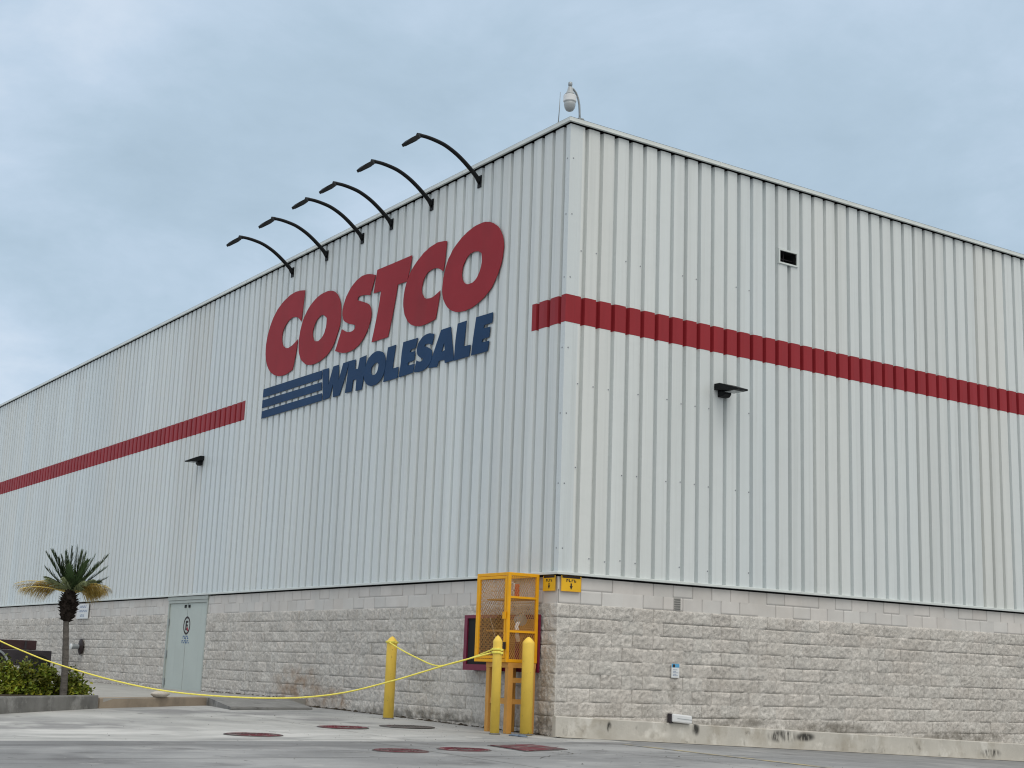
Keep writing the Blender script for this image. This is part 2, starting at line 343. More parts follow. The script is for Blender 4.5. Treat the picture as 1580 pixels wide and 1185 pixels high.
# ------------------------------------------------------------------ warehouse
PITCH = .29174
Z0, Z1 = 2.40, 9.303
bld = empty('warehouse', (0, 0, 0))
tag(bld, 'white ribbed metal warehouse on a split-face block base with a red band', 'warehouse')
def profile(first, end, extra=()):
    """(distance from corner, outward offset) of the ribbed sheet"""
    pts = [(0.0, 0.0)]; c = first
    while c < end:
        pts += [(c-.041, 0.0), (c-.027, -.068), (c+.027, -.068), (c+.041, 0.0), (c+.115, .006)]
        c += PITCH
    pts.append((end, 0.0))
    for e in extra:
        for (a, oa), (b, ob) in zip(pts, pts[1:]):
            if a < e < b: pts.append((e, oa + (ob-oa)*(e-a)/(b-a))); pts.sort(); break
    return pts
LEFT_END, RIGHT_END = 62.0, 42.0
VENT = (4.46, 4.86, 7.95, 8.155)
profL = profile(.150, LEFT_END, (.88, 11.89)); profR = profile(.317, RIGHT_END, (VENT[0], VENT[1]))
def PL(u, o, z): return (-u, -o, z)
def PR(u, o, z): return (o, u, z)
def strip(prof, P, z0, z1, off=0.0, hole=None, a=None, b=None):
    mb = MB(); mb.u = []
    for (u0, o0), (u1, o1) in zip(prof, prof[1:]):
        if a is not None and u0 < a - 1e-6: continue
        if b is not None and u1 > b + 1e-6: continue
        zs = [(z0, z1)]
        if hole and u0 >= hole[0]-1e-6 and u1 <= hole[1]+1e-6: zs = [(z0, hole[2]), (hole[3], z1)]
        for q0, q1 in zs:
            mb.add([P(u0, o0+off, q0), P(u1, o1+off, q0), P(u1, o1+off, q1), P(u0, o0+off, q1)], [(0,1,2,3)])
            mb.u.append(u0)
    return mb
def panel_tint(o, us_, seed):
    """each 3-rib sheet has its own slight tone"""
    r_ = random.Random(seed); tone = [(1+r_.gauss(0, .020), 1+r_.gauss(0, .010)) for _ in range(90)]
    ca = o.data.color_attributes.new('tint', 'FLOAT_COLOR', 'CORNER'); A = []
    for u in us_:
        a, w = tone[int((u+.02)/(3*PITCH))]; A += [a*w, a, a*(2-w), 1]*4
    ca.data.foreach_set('color', A); return o
for prof_, P_, hole_, sd_ in ((profL, PL, None, 3), (profR, PR, VENT, 8)):
    mb = strip(prof_, P_, Z0, Z1, hole=hole_); panel_tint(mb.build('metal_cladding', M['clad'], bld, fix=False), mb.u, sd_)
eg = MB().box((-LEFT_END, .085, 9.0), (-.085, .10, 9.380)).box((-.10, .085, 9.0), (-.085, RIGHT_END, 9.380))  # near-black boards in the gap, painting the shadow line under the roof trim
eg.box((-LEFT_END, -.055, 9.380), (.055, .10, 9.392)).box((-.10, .102, 9.380), (.055, RIGHT_END, 9.392)).build('eave_shade_board', M['dark'], bld)
# red band
for mb in (strip(profL, PL, 6.145, 6.574, .003, b=.88), strip(profL, PL, 6.145, 6.574, .003, a=11.89), strip(profR, PR, 6.145, 6.574, .003)):
    mb.build('red_band', M['red'], bld, fix=False)
# corner flashing with screws
def corner(z0, z1, m, off, name):
    mb = MB(); o = off
    pl = [(-.108, -.001-o), (-.105, -.004-o), (.004+o, -.004-o), (.004+o, .155), (.001+o, .163), (.001+o, .235)]
    vs = [(x, y, z) for z in (z0, z1) for x, y in pl]; n = len(pl)
    mb.add(vs, [(i, i+1, n+i+1, n+i) for i in range(n-1)]); mb.u = [0.0]*(n-1); o_ = mb.build(name, m, bld, fix=False)
    return panel_tint(o_, mb.u, 5) if m is M['clad'] else o_
corner(Z0, Z1, M['clad'], .0015, 'corner_trim'); corner(6.145, 6.574, M['red'], .0045, 'red_band')
for z in (2.75, 3.7, 4.75, 5.75, 6.85, 7.85, 8.75):
    MB().lathe([(.014, -.012), (.014, .0), (.008, .004)], (.0075, .062, z), 8, 'x').build('screw', M['galv'], bld)
    MB().lathe([(.014, .012), (.014, .0), (.008, -.004)], (-.055, -.0075, z), 8, 'y').build('screw', M['galv'], bld)
rs_ = random.Random(21)
for z in (2.62, 3.95, 5.2, 7.3):
    for k in range(13):
        if rs_.random() < .35: continue
        u = .317 + PITCH*k - .058
        MB().lathe([(.011, -.006), (.011, .006), (.006, .010)], (.001, u, z + rs_.uniform(-.03, .03)), 8, 'x').build('screw', M['galv'], bld)
# flashing under the sheets
fl = [(-.03, 2.395), (.045, 2.402), (.052, 2.396), (.052, 2.358), (.046, 2.352)]
def run(prof, P, u0, u1, name, m, cornerjoin=True):
    mb = MB(); n = len(prof)
    vs = [P(u, o, z) for u in (u0, u1) for o, z in prof]
    mb.add(vs, [(i, i+1, n+i+1, n+i) for i in range(n-1)]); return mb.build(name, m, bld, fix=False)
def mitred(prof, name, m, seam=None):
    """outline swept round the building corner in one piece"""
    mb = MB(); n = len(prof)
    for (o, z) in prof: mb.v.append((-LEFT_END, -o, z))
    for (o, z) in prof: mb.v.append((o, -o, z))
    for (o, z) in prof: mb.v.append((o, RIGHT_END, z))
    for k in range(2): mb.f += [(k*n+i, k*n+i+1, (k+1)*n+i+1, (k+1)*n+i) for i in range(n-1)]
    return mb.build(name, m, bld)
mitred([(-.09, 2.398), (.046, 2.404), (.053, 2.398), (.053, 2.368), (.047, 2.362), (.046, 2.393), (-.09, 2.390)], 'base_flashing', M['trim'])
mitred([(-.30, 9.410), (.045, 9.390), (.062, 9.384), (.064, 9.350), (.068, 9.322), (.060, 9.317), (.034, 9.3165)], 'roof_trim', M['trim'])
for k in range(1, 14):                       # laps in the roof trim
    u = 3.05*k
    run([(.04, 9.3935), (.0645, 9.387), (.0665, 9.350), (.0705, 9.321)], PR, u, u+.035, 'trim_lap', M['trim'])
    run([(.04, 9.3935), (.0645, 9.387), (.0665, 9.350), (.0705, 9.321)], PL, u, u+.035, 'trim_lap', M['trim'])
# roof and the two hidden walls
MB().box((-LEFT_END, .31, 9.30), (-.31, RIGHT_END, 9.402)).build('roof', M['trim'], bld)
MB().box((-LEFT_END-.2, 0, 0), (-LEFT_END, RIGHT_END, 9.3)).build('rear_wall', M['clad'], bld)
MB().box((-LEFT_END, RIGHT_END, -2.5), (0, RIGHT_END+.2, 9.3)).build('rear_wall', M['clad'], bld)
# opening high in the side wall: frame and dark duct
y0, y1, z0, z1 = VENT
vf = MB(); w = .028
for a, b in (((y0-w, z0-w), (y1+w, z0)), ((y0-w, z1), (y1+w, z1+w)), ((y0-w, z0), (y0, z1)), ((y1, z0), (y1+w, z1))):
    vf.box((-.02, a[0], a[1]), (.026, b[0], b[1]))
vo = vf.build('vent_frame', M['trim'], bld)
vd = MB(); X = -.30
vd.add([(0,y0,z0),(0,y1,z0),(0,y1,z1),(0,y0,z1),(X,y0,z0),(X,y1,z0),(X,y1,z1),(X,y0,z1)], [(4,5,6,7),(0,1,5,4),(1,2,6,5),(2,3,7,6),(3,0,4,7)])
vd.build('vent_duct', M['dark'], bld, fix=False)
MB().box((-.10, 4.64, z0), (-.085, 4.652, z1)).box((-.10, y0, 8.04), (-.085, y1, 8.05)).build('vent_bar', M['cartdark'], bld)

# ------------------------------------------------------------------ block base
rs = np.random.RandomState(5)
TAB = rs.rand(512)
PERM = rs.permutation(512)
def h2(i, j, s=0): return TAB[(PERM[(i + PERM[(j + s*37) % 512]) % 512]) % 512]
def vnoise(x, y, s=0):
    i, j = np.floor(x).astype(int), np.floor(y).astype(int); fx, fy = x-i, y-j
    fx, fy = fx*fx*(3-2*fx), fy*fy*(3-2*fy)
    a, b, c, d = h2(i, j, s), h2(i+1, j, s), h2(i, j+1, s), h2(i+1, j+1, s)
    return (a*(1-fx)+b*fx)*(1-fy) + (c*(1-fx)+d*fx)*fy
BL, BH = .395, .20
ZTOP = 2.385
ZB = 2.338
def joint_grid(a, b_, step, per, off, n):
    """grid lines that fall on both edges and the middle of every joint"""
    g = set(); k0, k1 = int(math.floor((a-off)/per))-1, int(math.ceil((b_-off)/per))+1
    for k in range(k0, k1):
        c = off + k*per; w = .0075
        for v in (c-w, c, c+w): g.add(round(v, 5))
        for i in range(1, n): g.add(round(c + w + (per-2*w)*i/n, 5))
    return np.array(sorted(v for v in g if a <= v <= b_))
def block_wall(us, P, holes, seed, zlow, nz=8, joff=0.0):
    zs = joint_grid(zlow, ZB, 0, BH, 1.955, nz)
    zs = np.append(zs, ZB)
    U, Z = np.meshgrid(us, zs)
    row = np.floor((Z - 1.955)/BH + 1e-4).astype(int)
    uo = (U-joff)/BL + np.where(row % 2 == 0, .0, .5)
    colm = np.floor(uo + 1e-4).astype(int)
    lu = uo - colm - .5; lz = (Z-1.955)/BH - row - .5
    du = (.5-np.abs(lu))*BL; dz = (.5-np.abs(lz))*BH
    dj = np.minimum(du, dz)
    rnd = h2(colm + 700, row + 300, seed); rnd2 = h2(colm + 90, row + 77, seed+3); rnd3 = h2(colm+11, row+5, seed+7)
    bx = rnd*37.0; by = rnd2*53.0; an = (rnd3-.5)*2.4; ca_, sa_ = np.cos(an), np.sin(an)
    A_, B_ = U*ca_+Z*sa_, -U*sa_+Z*ca_
    # rough split face: slanted facets and chips, different on every block
    n1 = vnoise(A_*7+bx, B_*11+by, seed); n2 = vnoise(A_*14+bx, B_*30+by, seed+1); n3 = vnoise(A_*42+bx, B_*55+by, seed+2)
    ridge = 1 - np.abs(2*n1-1); ridge2 = 1-np.abs(2*n2-1)
    rough = .011*(ridge-.5) + .016*(ridge2-.5) + .020*(n3-.5) + .007*(rnd3-.5)
    rough += (rnd-.5)*.05*lu*BL + (rnd2-.5)*.10*lz*BH
    rough = (rough+.010)*(.45+.55*np.clip(dj/.022, 0, 1)) - .004
    rj = np.floor((Z - 1.955)/BH + .5)
    hz = (dz < .004) & (vnoise(U*2.3, rj*3.1, seed+11) > .50); vt = (du < .004) & (rnd3 > .42)
    jt = (hz | vt)
    rough = np.where(jt, rough*.45-.011, rough)
    vs_ = (du < .004) & (h2(colm+3, row+9, seed+5) > .15); hs_ = (dz < .004) & (h2(colm+31, row+19, seed+6) > .55)
    smooth_ = np.where(vs_, -.022, np.where(hs_, -.012, .0)) + .003*(rnd-.5)
    sm_ = row >= 0
    D = np.where(sm_, smooth_-.004, rough) - .014
    T = .95 + .15*(rnd-.5) + .20*(n2-.5) + .34*(n3-.5)
    T = np.where(sm_, 1.0+.09*(rnd-.5), T)
    T = np.where(vs_ & sm_, T*.42, np.where(jt & ~sm_, T*np.where(h2(colm+5, row+60, seed+8) > .62, 1.12, .74), T))
    cz_ = -.012 + .016*(vnoise(zs*9.0, zs*0+3.3, 40)-.5)
    U[:, 0] = -cz_; D[:, 0] = cz_; D[:, 1] = .5*D[:, 1] + .5*cz_
    pink = np.where(sm_, .03, .02)*(rnd2-.2)
    nU = len(us); V = [P(u, d, z) for u, d, z in zip(U.ravel(), D.ravel(), Z.ravel())]
    F, MI = [], []
    for j in range(len(zs)-1):
        zc = .5*(zs[j]+zs[j+1]); mi = 1 if zc > 1.952 else 0
        for i in range(nU-1):
            uc = .5*(us[i]+us[i+1])
            if any(a < uc < b and c < zc < d for a, b, c, d in holes): continue
            F.append((j*nU+i, j*nU+i+1, (j+1)*nU+i+1, (j+1)*nU+i)); MI.append(mi)
    me = bpy.data.meshes.new('block_base'); me.from_pydata(V, [], F)
    ca = me.color_attributes.new('tint', 'FLOAT_COLOR', 'POINT')
    tt = np.ones((len(V), 4), np.float32); tr = T.ravel()
    tt[:, 0] = tr*(1+pink.ravel()); tt[:, 1] = tr; tt[:, 2] = tr*(1-pink.ravel()*.5)
    ca.data.foreach_set('color', tt.ravel())
    me.materials.append(M['block']); me.materials.append(M['smoothblock'])
    me.polygons.foreach_set('material_index', MI)
    me.polygons.foreach_set('use_smooth', [True]*len(me.polygons))
    o = bpy.data.objects.new('block_base', me); COL.objects.link(o); o.parent = bld; return o
DOOR = (13.16, 15.56, .20, 2.27)
uL = np.concatenate([[.010], joint_grid(.030, 13, 0, BL/2, 0, 8), joint_grid(13, 30, 0, BL/2, 0, 4), np.arange(30.1, 62.01, .12)])
uR = np.concatenate([[.010], joint_grid(.030, 12.6, 0, BL/2, .035, 9), np.arange(12.7, 42.01, .12)])
block_wall(np.unique(np.append(uL, [13.16, 15.56])), PL, [DOOR], 1, 0.0)
block_wall(uR, PR, [], 2, -1.4, joff=.035)
# dark core behind the blocks; its top paints the shade line under the flashing
MB().box((-.20, .10, -1.4), (-.08, RIGHT_END, 2.40)).build('base_core', M['dark'], bld)
MB().box((-13.0, .10, 0), (-.21, .16, 2.40)).box((-LEFT_END, .10, 0), (-15.7, .16, 2.40)).build('base_core', M['dark'], bld)
# sloping concrete plinth at the foot of the side wall
def zt(y): return .362 - .0362*y
pl = MB(); ys = rng(-.012, 42, 84)
prof = lambda y: [(-.02, y, zt(y)+.004), (.045, y, zt(y)), (.058, y, zt(y)-.012), (.066, y, gz(0, y)-.05)]
vs = [p for y in ys for p in prof(y)]
pl.add(vs, [(4*i+j, 4*i+j+1, 4*i+j+5, 4*i+j+4) for i in range(len(ys)-1) for j in range(3)])
pl.add(prof(ys[0]) + [(-.02, ys[0], gz(0,0)-.05)], [(0,1,2,3,4)])
pl.build('plinth', M['plinth'], bld, fix=False)
# weep vent slot and darker patched joint in the side wall
ws = MB().box((-.02, 2.215, 1.965), (-.006, 2.345, 2.150)); ws = ws.build('weep_vent', M['concrete'], bld)
for k in range(5): MB().box((-.006, 2.222, 1.978+.035*k), (.001, 2.338, 1.992+.035*k)).build('weep_slat', M['darkkerb'], ws)

# double door
dr = MB()
dz0, dz1 = .262, 2.21
dr.box((-15.555, -.004, dz0-.05), (-15.50, .12, 2.27)).box((-13.215, -.004, dz0-.05), (-13.16, .12, 2.27)).box((-15.50, -.006, dz1), (-13.215, .12, 2.27))
dr.box((-15.57, -.022, 2.275), (-13.14, .05, 2.352))
dfo = dr.build('door', M['doorframe'], bld)
xm = -14.40
for a, b in ((-15.497, xm-.011), (xm+.011, -13.218)):
    lf = MB().box((a, .030, dz0), (b, .075, dz1-.004)); lf.build('door_leaf', M['door'], dfo)
MB().box((xm-.02, .05, dz0), (xm+.02, .09, dz1-.01)).build('door_gap', M['dark'], dfo)
for x in (xm-.12, xm+.12): MB().box((x-.035, .005, 2.10), (x+.035, .030, 2.165)).build('bolt', M['black'], dfo)
for z in (1.78, 1.05, .42):
    for x in (-15.49, -13.225): MB().tube([(x, .012, z-.08), (x, .012, z+.08)], .016, 8).build('hinge', M['galv'], dfo)
# painted no-parking sign across both leaves, with two short lines of lettering below
def plate(mb, pts, y, t=.003): return mb.prism([(x, y, z) for x, z in pts], (0, t, 0))
ds = MB(); cxs, czs = xm+.02, 1.70
ring = lambda r, k=36: [(cxs + r*math.cos(2*math.pi*i/k), czs + r*math.sin(2*math.pi*i/k)) for i in range(k)]
po, pi_ = ring(.205), ring(.162)
for i in range(36):
    j = (i+1) % 36; plate(ds, [po[i], po[j], pi_[j], pi_[i]], .0265)
ee = [(-.10,-.14),(.10,-.14),(.10,-.08),(-.03,-.08),(-.03,-.03),(.08,-.03),(.08,.03),(-.03,.03),(-.03,.08),(.10,.08),(.10,.14),(-.10,.14)]
plate(ds, [(cxs+a*.76, czs+b*.76) for a, b in ee], .0265)
ds.build('painted_sign', M['ink'], dfo)
plate(MB(), [(cxs+.01, czs-.075), (cxs+.085, czs-.135), (cxs+.12, czs-.10), (cxs+.04, czs-.03)], .0225).build('painted_slash', M['inkred'], dfo)
for zc, n, wd in ((1.435, 4, .085), (1.335, 6, .072)):
    tx = MB()
    for k in range(n):
        xs = cxs - .02 + (k-(n-1)/2)*wd*1.05
        plate(tx, [(xs-wd*.4, zc-.035), (xs-wd*.18, zc-.035), (xs-wd*.18, zc+.035), (xs-wd*.4, zc+.035)], .0265)
        if k % 2 == 0: plate(tx, [(xs-wd*.15, zc+.012), (xs+wd*.38, zc+.012), (xs+wd*.38, zc+.035), (xs-wd*.15, zc+.035)], .0265)
        else: plate(tx, [(xs-wd*.15, zc-.035), (xs+wd*.38, zc-.035), (xs+wd*.38, zc-.012), (xs-wd*.15, zc-.012)], .0265)
    tx.build('painted_word', M['inkblue'], dfo)

# ------------------------------------------------------------------ logo sign
sg = empty('logo_sign', (-6.5, 0, 5.8))
tag(sg, 'large red and blue COSTCO WHOLESALE lettering with three blue bars on the ribbed wall', 'sign')
LETTERS = [
    ('C', [(-9.16,8.52),(-9.27,8.54),(-9.39,8.56),(-9.51,8.57),(-9.63,8.58),(-9.76,8.57),(-9.89,8.56),(-10.01,8.53),(-10.14,8.50),(-10.26,8.46),(-10.37,8.41),(-10.48,8.36),(-10.57,8.29),(-10.66,8.22),(-10.73,8.14),(-10.80,8.05),(-10.85,7.96),(-10.90,7.86),(-10.93,7.76),(-10.95,7.65),(-10.95,7.55),(-10.94,7.45),(-10.91,7.35),(-10.86,7.26),(-10.80,7.17),(-10.72,7.09),(-10.63,7.02),(-10.53,6.97),(-10.42,6.92),(-10.31,6.89),(-10.20,6.86),(-10.09,6.85),(-9.97,6.84),(-9.86,6.84),(-9.75,6.85),(-9.64,6.87),(-9.52,6.89),(-9.50,6.94),(-9.47,7.01),(-9.45,7.09),(-9.42,7.18),(-9.40,7.27),(-9.38,7.37),(-9.37,7.44),(-9.36,7.51),(-9.44,7.48),(-9.53,7.45),(-9.62,7.42),(-9.71,7.41),(-9.79,7.40),(-9.87,7.41),(-9.95,7.43),(-10.01,7.46),(-10.07,7.50),(-10.11,7.55),(-10.14,7.61),(-10.15,7.67),(-10.15,7.73),(-10.14,7.79),(-10.11,7.84),(-10.07,7.88),(-10.02,7.93),(-9.96,7.96),(-9.90,7.99),(-9.84,8.01),(-9.77,8.03),(-9.69,8.04),(-9.61,8.03),(-9.53,8.02),(-9.45,8.00),(-9.37,7.96),(-9.31,7.92),(-9.25,7.87),(-9.23,8.00),(-9.21,8.12),(-9.20,8.23),(-9.18,8.34),(-9.17,8.43)], None),
    ('O', [(-7.87,8.24),(-7.97,8.26),(-8.07,8.28),(-8.18,8.28),(-8.29,8.28),(-8.41,8.27),(-8.53,8.25),(-8.64,8.22),(-8.75,8.18),(-8.86,8.13),(-8.96,8.07),(-9.04,8.00),(-9.12,7.93),(-9.18,7.85),(-9.22,7.76),(-9.26,7.67),(-9.28,7.57),(-9.30,7.48),(-9.29,7.39),(-9.28,7.30),(-9.26,7.21),(-9.21,7.14),(-9.16,7.07),(-9.09,7.01),(-9.00,6.96),(-8.91,6.91),(-8.80,6.88),(-8.68,6.86),(-8.57,6.85),(-8.45,6.85),(-8.33,6.86),(-8.22,6.87),(-8.11,6.90),(-8.02,6.92),(-7.93,6.95),(-7.85,6.99),(-7.78,7.03),(-7.72,7.08),(-7.66,7.14),(-7.61,7.21),(-7.56,7.29),(-7.51,7.37),(-7.47,7.45),(-7.45,7.53),(-7.44,7.61),(-7.44,7.70),(-7.45,7.78),(-7.47,7.85),(-7.50,7.93),(-7.54,8.00),(-7.60,8.07),(-7.65,8.12),(-7.72,8.17),(-7.79,8.21)], [(-8.28,7.82),(-8.22,7.81),(-8.16,7.78),(-8.11,7.75),(-8.06,7.72),(-8.06,7.66),(-8.06,7.59),(-8.07,7.53),(-8.10,7.48),(-8.13,7.42),(-8.18,7.38),(-8.24,7.34),(-8.31,7.32),(-8.38,7.30),(-8.46,7.31),(-8.52,7.32),(-8.58,7.35),(-8.62,7.39),(-8.65,7.44),(-8.67,7.49),(-8.67,7.54),(-8.65,7.60),(-8.62,7.65),(-8.58,7.70),(-8.53,7.75),(-8.47,7.78),(-8.41,7.80),(-8.35,7.82)]),
    ('S', [(-6.09,8.18),(-6.21,8.22),(-6.32,8.25),(-6.43,8.27),(-6.54,8.28),(-6.64,8.28),(-6.75,8.26),(-6.85,8.24),(-6.95,8.20),(-7.04,8.16),(-7.12,8.11),(-7.19,8.05),(-7.26,7.99),(-7.31,7.91),(-7.35,7.84),(-7.37,7.77),(-7.38,7.70),(-7.37,7.64),(-7.34,7.58),(-7.31,7.53),(-7.25,7.49),(-7.18,7.46),(-7.11,7.43),(-7.02,7.40),(-6.94,7.38),(-6.87,7.36),(-6.80,7.34),(-6.81,7.30),(-6.82,7.27),(-6.87,7.25),(-6.93,7.24),(-6.99,7.24),(-7.06,7.25),(-7.13,7.26),(-7.21,7.29),(-7.28,7.32),(-7.36,7.36),(-7.41,7.27),(-7.47,7.18),(-7.53,7.07),(-7.60,6.96),(-7.52,6.94),(-7.44,6.91),(-7.36,6.89),(-7.27,6.87),(-7.19,6.86),(-7.11,6.85),(-7.03,6.85),(-6.94,6.85),(-6.86,6.86),(-6.77,6.87),(-6.69,6.89),(-6.60,6.92),(-6.52,6.96),(-6.44,7.01),(-6.37,7.07),(-6.31,7.13),(-6.26,7.19),(-6.23,7.26),(-6.20,7.32),(-6.18,7.39),(-6.18,7.45),(-6.19,7.51),(-6.21,7.56),(-6.25,7.61),(-6.30,7.65),(-6.36,7.68),(-6.43,7.71),(-6.52,7.74),(-6.60,7.77),(-6.67,7.79),(-6.73,7.81),(-6.78,7.83),(-6.77,7.85),(-6.76,7.88),(-6.70,7.89),(-6.64,7.89),(-6.56,7.88),(-6.47,7.87),(-6.37,7.85),(-6.27,7.82),(-6.24,7.88),(-6.21,7.94),(-6.18,8.00),(-6.15,8.06),(-6.12,8.12)], None),
    ('T', [(-6.04,8.27),(-4.74,8.26),(-4.77,8.11),(-4.82,7.94),(-4.88,7.80),(-5.22,7.81),(-5.26,7.62),(-5.31,7.43),(-5.38,7.18),(-5.49,6.87),(-6.11,6.88),(-6.02,7.15),(-5.95,7.37),(-5.89,7.58),(-5.85,7.82),(-6.14,7.83),(-6.09,8.06)], None),
    ('C', [(-3.53,8.24),(-3.61,8.26),(-3.69,8.27),(-3.77,8.28),(-3.85,8.29),(-3.94,8.28),(-4.04,8.27),(-4.13,8.26),(-4.22,8.23),(-4.31,8.21),(-4.39,8.17),(-4.48,8.13),(-4.56,8.09),(-4.64,8.04),(-4.71,7.99),(-4.77,7.94),(-4.82,7.87),(-4.87,7.81),(-4.91,7.73),(-4.94,7.66),(-4.96,7.57),(-4.97,7.49),(-4.97,7.41),(-4.96,7.34),(-4.93,7.26),(-4.90,7.18),(-4.85,7.12),(-4.79,7.05),(-4.73,7.00),(-4.65,6.95),(-4.57,6.92),(-4.48,6.89),(-4.39,6.87),(-4.30,6.86),(-4.20,6.86),(-4.10,6.86),(-4.00,6.87),(-3.90,6.88),(-3.80,6.89),(-3.78,6.95),(-3.76,7.02),(-3.74,7.10),(-3.72,7.19),(-3.70,7.29),(-3.68,7.38),(-3.74,7.36),(-3.81,7.34),(-3.88,7.32),(-3.95,7.31),(-4.02,7.31),(-4.09,7.32),(-4.16,7.33),(-4.22,7.36),(-4.26,7.40),(-4.30,7.44),(-4.32,7.49),(-4.33,7.54),(-4.32,7.59),(-4.30,7.65),(-4.28,7.70),(-4.24,7.74),(-4.19,7.78),(-4.13,7.81),(-4.06,7.82),(-4.00,7.83),(-3.92,7.83),(-3.85,7.82),(-3.78,7.80),(-3.71,7.77),(-3.66,7.74),(-3.61,7.71),(-3.59,7.80),(-3.57,7.88),(-3.56,7.97),(-3.55,8.06),(-3.54,8.15)], None),
    ('O', [(-2.23,8.26),(-2.30,8.28),(-2.39,8.29),(-2.48,8.29),(-2.58,8.29),(-2.67,8.28),(-2.77,8.26),(-2.86,8.24),(-2.95,8.21),(-3.04,8.18),(-3.12,8.14),(-3.20,8.10),(-3.27,8.06),(-3.34,8.01),(-3.39,7.95),(-3.45,7.90),(-3.49,7.83),(-3.53,7.76),(-3.56,7.68),(-3.59,7.59),(-3.60,7.51),(-3.61,7.43),(-3.61,7.35),(-3.59,7.27),(-3.56,7.20),(-3.51,7.13),(-3.46,7.07),(-3.39,7.01),(-3.31,6.96),(-3.22,6.92),(-3.13,6.89),(-3.03,6.87),(-2.93,6.86),(-2.84,6.85),(-2.74,6.86),(-2.65,6.86),(-2.55,6.88),(-2.46,6.90),(-2.37,6.93),(-2.28,6.96),(-2.19,7.00),(-2.12,7.04),(-2.04,7.09),(-1.98,7.15),(-1.92,7.22),(-1.87,7.28),(-1.83,7.35),(-1.79,7.42),(-1.76,7.50),(-1.74,7.57),(-1.73,7.65),(-1.72,7.72),(-1.73,7.79),(-1.75,7.86),(-1.78,7.93),(-1.82,7.99),(-1.86,8.05),(-1.91,8.10),(-1.97,8.14),(-2.03,8.18),(-2.09,8.21),(-2.15,8.24)], [(-2.69,7.83),(-2.64,7.84),(-2.58,7.83),(-2.53,7.82),(-2.48,7.81),(-2.43,7.78),(-2.39,7.76),(-2.38,7.71),(-2.37,7.65),(-2.37,7.60),(-2.38,7.54),(-2.40,7.49),(-2.43,7.44),(-2.47,7.39),(-2.51,7.35),(-2.57,7.32),(-2.63,7.30),(-2.70,7.30),(-2.77,7.30),(-2.84,7.32),(-2.89,7.35),(-2.93,7.38),(-2.96,7.42),(-2.98,7.47),(-2.99,7.53),(-2.98,7.59),(-2.97,7.64),(-2.94,7.69),(-2.89,7.74),(-2.85,7.78),(-2.79,7.81),(-2.74,7.83)]),
    ('bar', [(-10.91,6.68),(-8.14,6.66),(-8.13,6.49),(-10.92,6.50)], None),
    ('bar', [(-10.92,6.44),(-8.12,6.42),(-8.10,6.26),(-10.92,6.27)], None),
    ('bar', [(-10.91,6.20),(-8.07,6.19),(-8.05,6.04),(-10.91,6.04)], None),
    ('W', [(-8.11,6.67),(-7.84,6.66),(-7.81,6.31),(-7.64,6.66),(-7.41,6.66),(-7.38,6.33),(-7.22,6.66),(-6.97,6.66),(-7.08,6.42),(-7.31,6.04),(-7.58,6.04),(-7.61,6.32),(-7.73,6.05),(-8.01,6.04)], None),
    ('H', [(-6.97,6.66),(-6.71,6.65),(-6.71,6.46),(-6.59,6.45),(-6.54,6.65),(-6.28,6.66),(-6.31,6.42),(-6.40,6.02),(-6.64,6.03),(-6.63,6.25),(-6.77,6.26),(-6.81,6.04),(-7.07,6.05),(-7.02,6.32)], None),
    ('O', [(-5.80,6.66),(-5.86,6.67),(-5.92,6.67),(-5.98,6.66),(-6.03,6.65),(-6.09,6.63),(-6.13,6.61),(-6.18,6.59),(-6.21,6.56),(-6.24,6.53),(-6.26,6.49),(-6.29,6.45),(-6.31,6.41),(-6.32,6.36),(-6.33,6.31),(-6.33,6.27),(-6.32,6.23),(-6.30,6.18),(-6.27,6.15),(-6.23,6.11),(-6.19,6.09),(-6.14,6.06),(-6.09,6.05),(-6.04,6.03),(-5.98,6.03),(-5.92,6.03),(-5.86,6.03),(-5.80,6.04),(-5.75,6.06),(-5.69,6.08),(-5.65,6.11),(-5.61,6.14),(-5.58,6.17),(-5.55,6.21),(-5.54,6.25),(-5.52,6.29),(-5.52,6.33),(-5.51,6.37),(-5.52,6.42),(-5.53,6.46),(-5.54,6.50),(-5.57,6.54),(-5.60,6.58),(-5.64,6.61),(-5.69,6.63),(-5.75,6.65)], [(-5.90,6.45),(-5.87,6.45),(-5.83,6.45),(-5.80,6.43),(-5.78,6.40),(-5.78,6.37),(-5.79,6.34),(-5.80,6.30),(-5.82,6.27),(-5.85,6.25),(-5.89,6.23),(-5.92,6.23),(-5.96,6.23),(-6.00,6.24),(-6.03,6.26),(-6.05,6.29),(-6.06,6.32),(-6.06,6.35),(-6.05,6.38),(-6.02,6.40),(-5.98,6.42),(-5.94,6.44)]),
    ('L', [(-5.46,6.67),(-5.17,6.67),(-5.21,6.46),(-5.25,6.24),(-5.03,6.24),(-5.05,6.04),(-5.57,6.04),(-5.51,6.35)], None),
    ('E', [(-4.89,6.67),(-4.38,6.66),(-4.44,6.49),(-4.60,6.48),(-4.64,6.44),(-4.45,6.43),(-4.47,6.27),(-4.68,6.26),(-4.70,6.21),(-4.45,6.20),(-4.49,6.05),(-5.00,6.04),(-4.95,6.27),(-4.93,6.49)], None),
